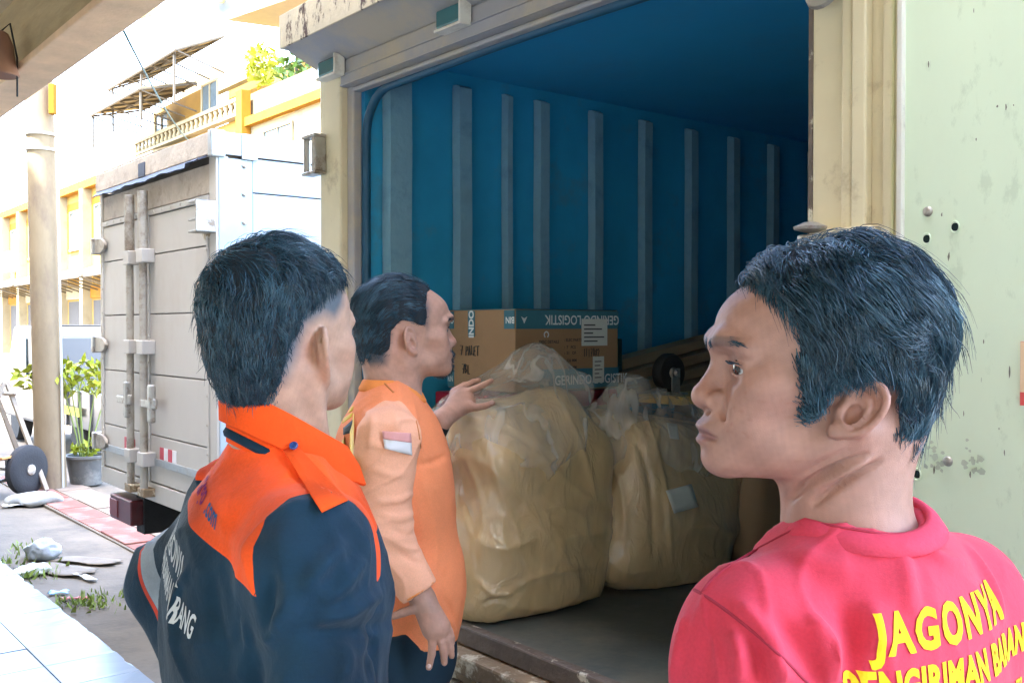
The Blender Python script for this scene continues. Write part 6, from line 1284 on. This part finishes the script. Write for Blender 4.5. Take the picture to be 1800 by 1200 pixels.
# pickup and car
M_wh = mat('white_car_paint', (.10, .102, .105), .3, var=.03, coat=.4); M_glass = mat('car_glass', (.012, .035, .05), .08, var=.1, coat=.5)
def carbody(parent, prof, w, m, name): return MB().prism(prof, w, Matrix.Translation((0, w, 0)) @ Matrix.Rotation(math.pi/2, 4, 'X')).build(name, m, parent, .05)
pk = empty('pickup', at(62, 800, 13.2)*np.array([1, 1, 0]), ALPHA, label='white pickup parked across the road, cab cut by the picture edge', cat='pickup')
carbody(pk, [(-1.75, .32), (-.02, .32), (-.02, 1.45), (-.15, 1.62), (-1.15, 1.62), (-1.62, .95), (-1.78, .85)], 1.45, M_wh, 'cab')
MB().prism([(-.35, .95), (-.35, 1.45), (-1.05, 1.45), (-1.35, .95)], .02, Matrix.Translation((0, -.005, 0)) @ Matrix.Rotation(math.pi/2, 4, 'X')).build('side_window', M_glass, pk, .004)
MB().box(.03, 2.9, .0, .05, .42, .86).box(.03, 2.9, 1.40, 1.45, .42, .86).box(2.85, 2.9, .05, 1.40, .42, .86).box(.03, 2.9, .05, 1.4, .40, .46).build('cargo_bed', M_wh, pk, .01)
for k in range(6): MB().box(.12+k*.47, .16+k*.47, -.025, -.001, .42, .86).build('bed_rib', M_wh, pk, .005)
MB().box(.6, 2.2, -.03, -.026, .56, .66).build('stripe', mat('yellow_stripe', (.75, .60, .02), .5), pk)
MB().tube([(-.02, .05, 1.62), (.0, .05, .9)], .02, 6).tube([(-.02, 1.4, 1.62), (.0, 1.4, .9)], .02, 6).tube([(-.02, .05, 1.62), (-.02, 1.4, 1.62)], .02, 6).build('rack', M_black, pk)
for x in (-1.15, 1.9):
    for y in (.1, 1.3): 
        t = MB().lathe([(.15, -.09), (.26, -.09), (.29, -.05), (.29, .05), (.26, .09), (.15, .09)], 24, Matrix.Translation((x, y, .29)) @ Matrix.Rotation(math.pi/2, 4, 'X')).build('wheel', M_tyre, pk, smooth=40); MB().lathe([(.02, -.06), (.15, -.05), (.15, .05), (.02, .06)], 16, Matrix.Translation((x, y, .29)) @ Matrix.Rotation(math.pi/2, 4, 'X')).build('rim', M_rim, t, smooth=40)
cc = empty('parked_car', at(120, 700, 17.5)*np.array([1, 1, 0]), ALPHA, label='white hatchback parked farther off, behind the pickup bed', cat='car')
carbody(cc, [(-.6, .25), (3.2, .25), (3.25, .75), (3.1, .95), (2.55, 1.42), (1.0, 1.45), (.2, .98), (-.55, .85), (-.65, .5)], 1.6, M_wh, 'body')
MB().prism([(.42, 1.0), (1.08, 1.38), (1.7, 1.38), (1.7, 1.0)], .02, Matrix.Translation((0, -.005, 0)) @ Matrix.Rotation(math.pi/2, 4, 'X')).build('side_window', M_glass, cc, .004); MB().prism([(1.78, 1.0), (1.78, 1.38), (2.5, 1.36), (2.85, 1.0)], .02, Matrix.Translation((0, -.005, 0)) @ Matrix.Rotation(math.pi/2, 4, 'X')).build('side_window', M_glass, cc, .004)
for x in (.15, 2.55):
    for y in (.1, 1.5): t = MB().lathe([(.15, -.09), (.27, -.09), (.30, -.05), (.30, .05), (.27, .09), (.15, .09)], 24, Matrix.Translation((x, y, .30)) @ Matrix.Rotation(math.pi/2, 4, 'X')).build('wheel', M_tyre, cc, smooth=40)
# hand cart, trestle, flat sack
hc = empty('hand_cart', on(30, 868, 0), math.radians(-18), label='old hand cart with one black tyre and a rusty orange board', cat='cart')
MB().lathe([(.13, -.05), (.20, -.055), (.235, -.03), (.24, 0), (.235, .03), (.20, .055), (.13, .05)], 28, Matrix.Translation((.12, .0, .24)) @ Matrix.Rotation(math.pi/2, 4, 'Y')).build('tyre', M_tyre, hc, smooth=40)
MB().lathe([(.02, -.07), (.05, -.06), (.06, -.02), (.135, -.03), (.135, .03), (.06, .02), (.05, .06), (.02, .07)], 20, Matrix.Translation((.12, .0, .24)) @ Matrix.Rotation(math.pi/2, 4, 'Y')).build('wheel_hub', M_steel, hc, smooth=40)
MB().tube([(.12, 0, .24), (-.6, .0, .24)], .022, 8).tube([(-.02, -.25, .15), (-.02, .3, .15)], .018, 8).tube([(-.02, -.1, .15), (-.02, -.1, .34)], .018, 8).tube([(-.5, -.25, .15), (.0, -.25, .15)], .02, 8).tube([(-.12, -.27, .02), (-.12, -.27, .22)], .03, 8).build('axle_frame', M_steel, hc, smooth=40)
wob(MB().box(-.75, .20, -.30, -.05, .34, .365).build('board', mat('orange_board', (.50, .24, .07), .6, var=.25, scale=5), hc, .006, rot=(0, math.radians(-12), 0)), .01)
M_timber = mat('grey_timber', (.30, .25, .19), .85, var=.25, scale=6, bump=.3, aniso=(4, 4, .5))
te = empty('wooden_trestle', on(60, 862, 0), 0, label='grey timber trestle leaning by the hand cart, cut by the picture edge', cat='trestle'); tb0 = np.array(on(60, 862, 0))
for i, (p, q) in enumerate([((82, 862, 9.6), (12, 672, 9.75)), ((34, 800, 9.9), (-8, 690, 9.8)), ((-60, 870, 9.4), (6, 672, 9.7))]):
    MB().tube([tuple(np.array(at(*p))-tb0), tuple(np.array(at(*q))-tb0)], .03, 4).build('leg', M_timber, te, .004)
MB().tube([tuple(np.array(at(-30, 690, 9.7))-tb0), tuple(np.array(at(28, 692, 9.7))-tb0)], .022, 4).build('crossbar', M_timber, te, .004)
f = Field(lin(-.35, .35, .02), lin(-.25, .25, .02), lin(-.05, .2, .012)); f.put(ell((0, 0, .02), (.24, .15, .075)), .02); f.put(ell((.10, .02, .02), (.14, .12, .05)), .04); f.d = np.maximum(f.d, -.004-f.a[2][None, None, :]); V, F = f.mesh(); V = wrinkle(V, F, 14, .03, 5)
link('flat_sack', np_mesh('flat_sack', V, F), mat('grey_sacking', (.24, .24, .22), .9, bump=.3), None, on(58, 884, 0), (0, 0, .2), label='grey flattened sack lying on the ground beside the cart', cat='sack')
# lamp bracket on the canopy beam, pendant under the soffit, cable
la = empty('lamp_bracket', g2w(-1.75, -.36, 2.9), ALPHA, label='yellow lamp arm reaching out from the canopy beam to the street', cat='lamp'); l0 = np.array(g2w(-1.75, -.36, 2.9)); iR = rotz(-ALPHA)
MB().tube([tuple(iR @ (np.array(at(x, y, d))-l0)) for x, y, d in ((205, 38, 3.75), (280, 18, 4.3), (345, 2, 4.9), (400, 0, 5.3))], .016, 8).build('arm', mat('yellow_tube', (.62, .45, .12), .5), la, smooth=True)
MB().lathe([(.01, -.10), (.05, -.08), (.065, 0), (.05, .08), (.01, .10)], 16, Matrix.Translation(Vector(iR @ (np.array(at(402, 4, 5.3))-l0))) @ Matrix.Rotation(math.pi/2, 4, 'Y')).build('lamp_head', M_acw, la, smooth=True)
pd = empty('pendant_bell', at(2, 120, 4.35), 0, label='brown bell-shaped fitting hanging under the canopy beam', cat='bell')
MB().lathe([(.015, .16), (.03, .15), (.05, .10), (.06, .02), (.075, -.03), (.07, -.035), (.02, .0)], 20).build('bell', mat('brown_cover', (.28, .15, .10), .5), pd, smooth=50); MB().tube([(.0, 0, .16), (.03, .02, .20), (.06, .02, .05), (.06, .02, -.12)], .004, 6).build('wire', M_black, pd)
c0, c1 = np.array(at(209, 38, 3.72)), np.array(at(337, 252, 9.5)); 
MB().tube([tuple(c0+(c1-c0)*t-np.array([0, 0, .25*t*(1-t)])) for t in np.linspace(0, 1, 14)], .0055, 6).build('overhead_cable', mat('cable', (.02, .06, .05), .6), None, smooth=True, label='dark overhead cable running from the canopy beam past the white truck', cat='cable')
# litter along the kerb
M_pbag = mat('white_bag', (.30, .33, .36), .35, var=.08, bump=.6, bscale=14); M_cardl = mat('wet_card', (.17, .14, .105), .85, var=.2, bump=.3)
f = Field(lin(-.3, .3, .012), lin(-.2, .2, .012), lin(-.03, .25, .012)); f.put(ell((0, 0, .05), (.15, .09, .075)), .02); f.put(ell((-.10, .03, .03), (.08, .06, .04)), .04); V, F = f.mesh(); V = wrinkle(V, F, 24, .03, 8); V = wrinkle(V, F, 60, .012, 9); V[:, 2] = np.maximum(V[:, 2], .0)
link('plastic_bag', np_mesh('plastic_bag', V, F), M_pbag, None, on(75, 980, 0), (0, 0, -.6), label='crumpled white plastic bag lying at the edge of the tiles', cat='plastic bag')
V[:, :2] *= .7; V[:, 2] *= .5
link('plastic_bag', np_mesh('plastic_bag', V, F), mat('clear_bag', (.62, .66, .60), .3, var=.1, bump=.6, bscale=14), None, on(58, 1008, 0), (0, 0, .9), label='small crushed clear bag among the grass nearest the tile edge', cat='plastic bag')
def litter(name, px, py, w, h, m, label, rz, cat, lift=.012):
    b = MB(); n = 6
    for j in range(n+1):
        for i in range(n+1): b.v.append((w*(i/n-.5)*(1+.1*math.sin(j*2.)), h*(j/n-.5)*(1+.15*math.sin(i*1.7)), lift*(.6+.5*math.sin(i*1.3+j*.9+px))))
    b.f = [(j*(n+1)+i, j*(n+1)+i+1, (j+1)*(n+1)+i+1, (j+1)*(n+1)+i) for j in range(n) for i in range(n)]
    o = b.build(name, m, None, smooth=True, loc=on(px, py, .0), rot=(0, 0, rz), label=label, cat=cat); s_ = o.modifiers.new('t', 'SOLIDIFY'); s_.thickness = .003; return o
litter('cardboard_scrap', 100, 1000, .55, .22, M_cardl, 'pale flattened cardboard scrap next to the white bag', -.4, 'scrap'); litter('cardboard_scrap', 150, 985, .5, .16, M_cardl, 'torn cardboard scrap reaching toward the paver strip', -.2, 'scrap')
litter('paper_scrap', 150, 1015, .25, .05, mat('paper_white', (.4, .38, .34), .8), 'long white paper strip on the bare road', -.7, 'scrap'); litter('blue_wrapper', 103, 1042, .11, .06, mat('blue_wrap', (.25, .50, .70), .4), 'light blue wrapper by the broken tile edge', .2, 'wrapper'); litter('red_wrapper', 144, 1052, .12, .035, mat('red_wrap', (.70, .14, .12), .4), 'longer red wrapper by the tile edge', .1, 'wrapper'); litter('red_wrapper', 114, 1053, .055, .04, mat('pink_wrap', (.72, .25, .25), .4), 'tiny pink wrapper between the blue and red ones', .5, 'wrapper')
litter('paper_scrap', 28, 888, .22, .1, mat('paper_grey', (.6, .6, .58), .8), 'crumpled paper near the flattened sack', .4, 'scrap')
rr = np.random.default_rng(4); b = MB()
for (px, py, n, s_) in ((40, 965, 30, .05), (15, 988, 30, .05), (50, 1012, 60, .05), (70, 1000, 25, .05), (150, 1058, 70, .045), (185, 1062, 40, .04), (120, 1062, 40, .04)):
    c = np.array(on(px, py, 0.0))
    for i in range(n):
        p = c+np.array([rr.normal(0, .09), rr.normal(0, .09), .0]); d = np.array([rr.normal(0, .5), rr.normal(0, .5), 1]); d *= s_*rr.uniform(.6, 1.6)/np.linalg.norm(d); w_ = np.array([rr.normal(), rr.normal(), 0])*.006
        b.add([p-w_, p+w_, p+d*.6+w_*.7, p+d, p+d*.6-w_*.7], [(0, 1, 2, 3, 4)])
o = link('grass', b.mesh('grass', fix=False), mat('weed_green', (.22, .30, .06), .7, var=.5, scale=6), None); tag(o, 'weeds and small grass tufts along the broken tile edge', 'grass', None, 'stuff')
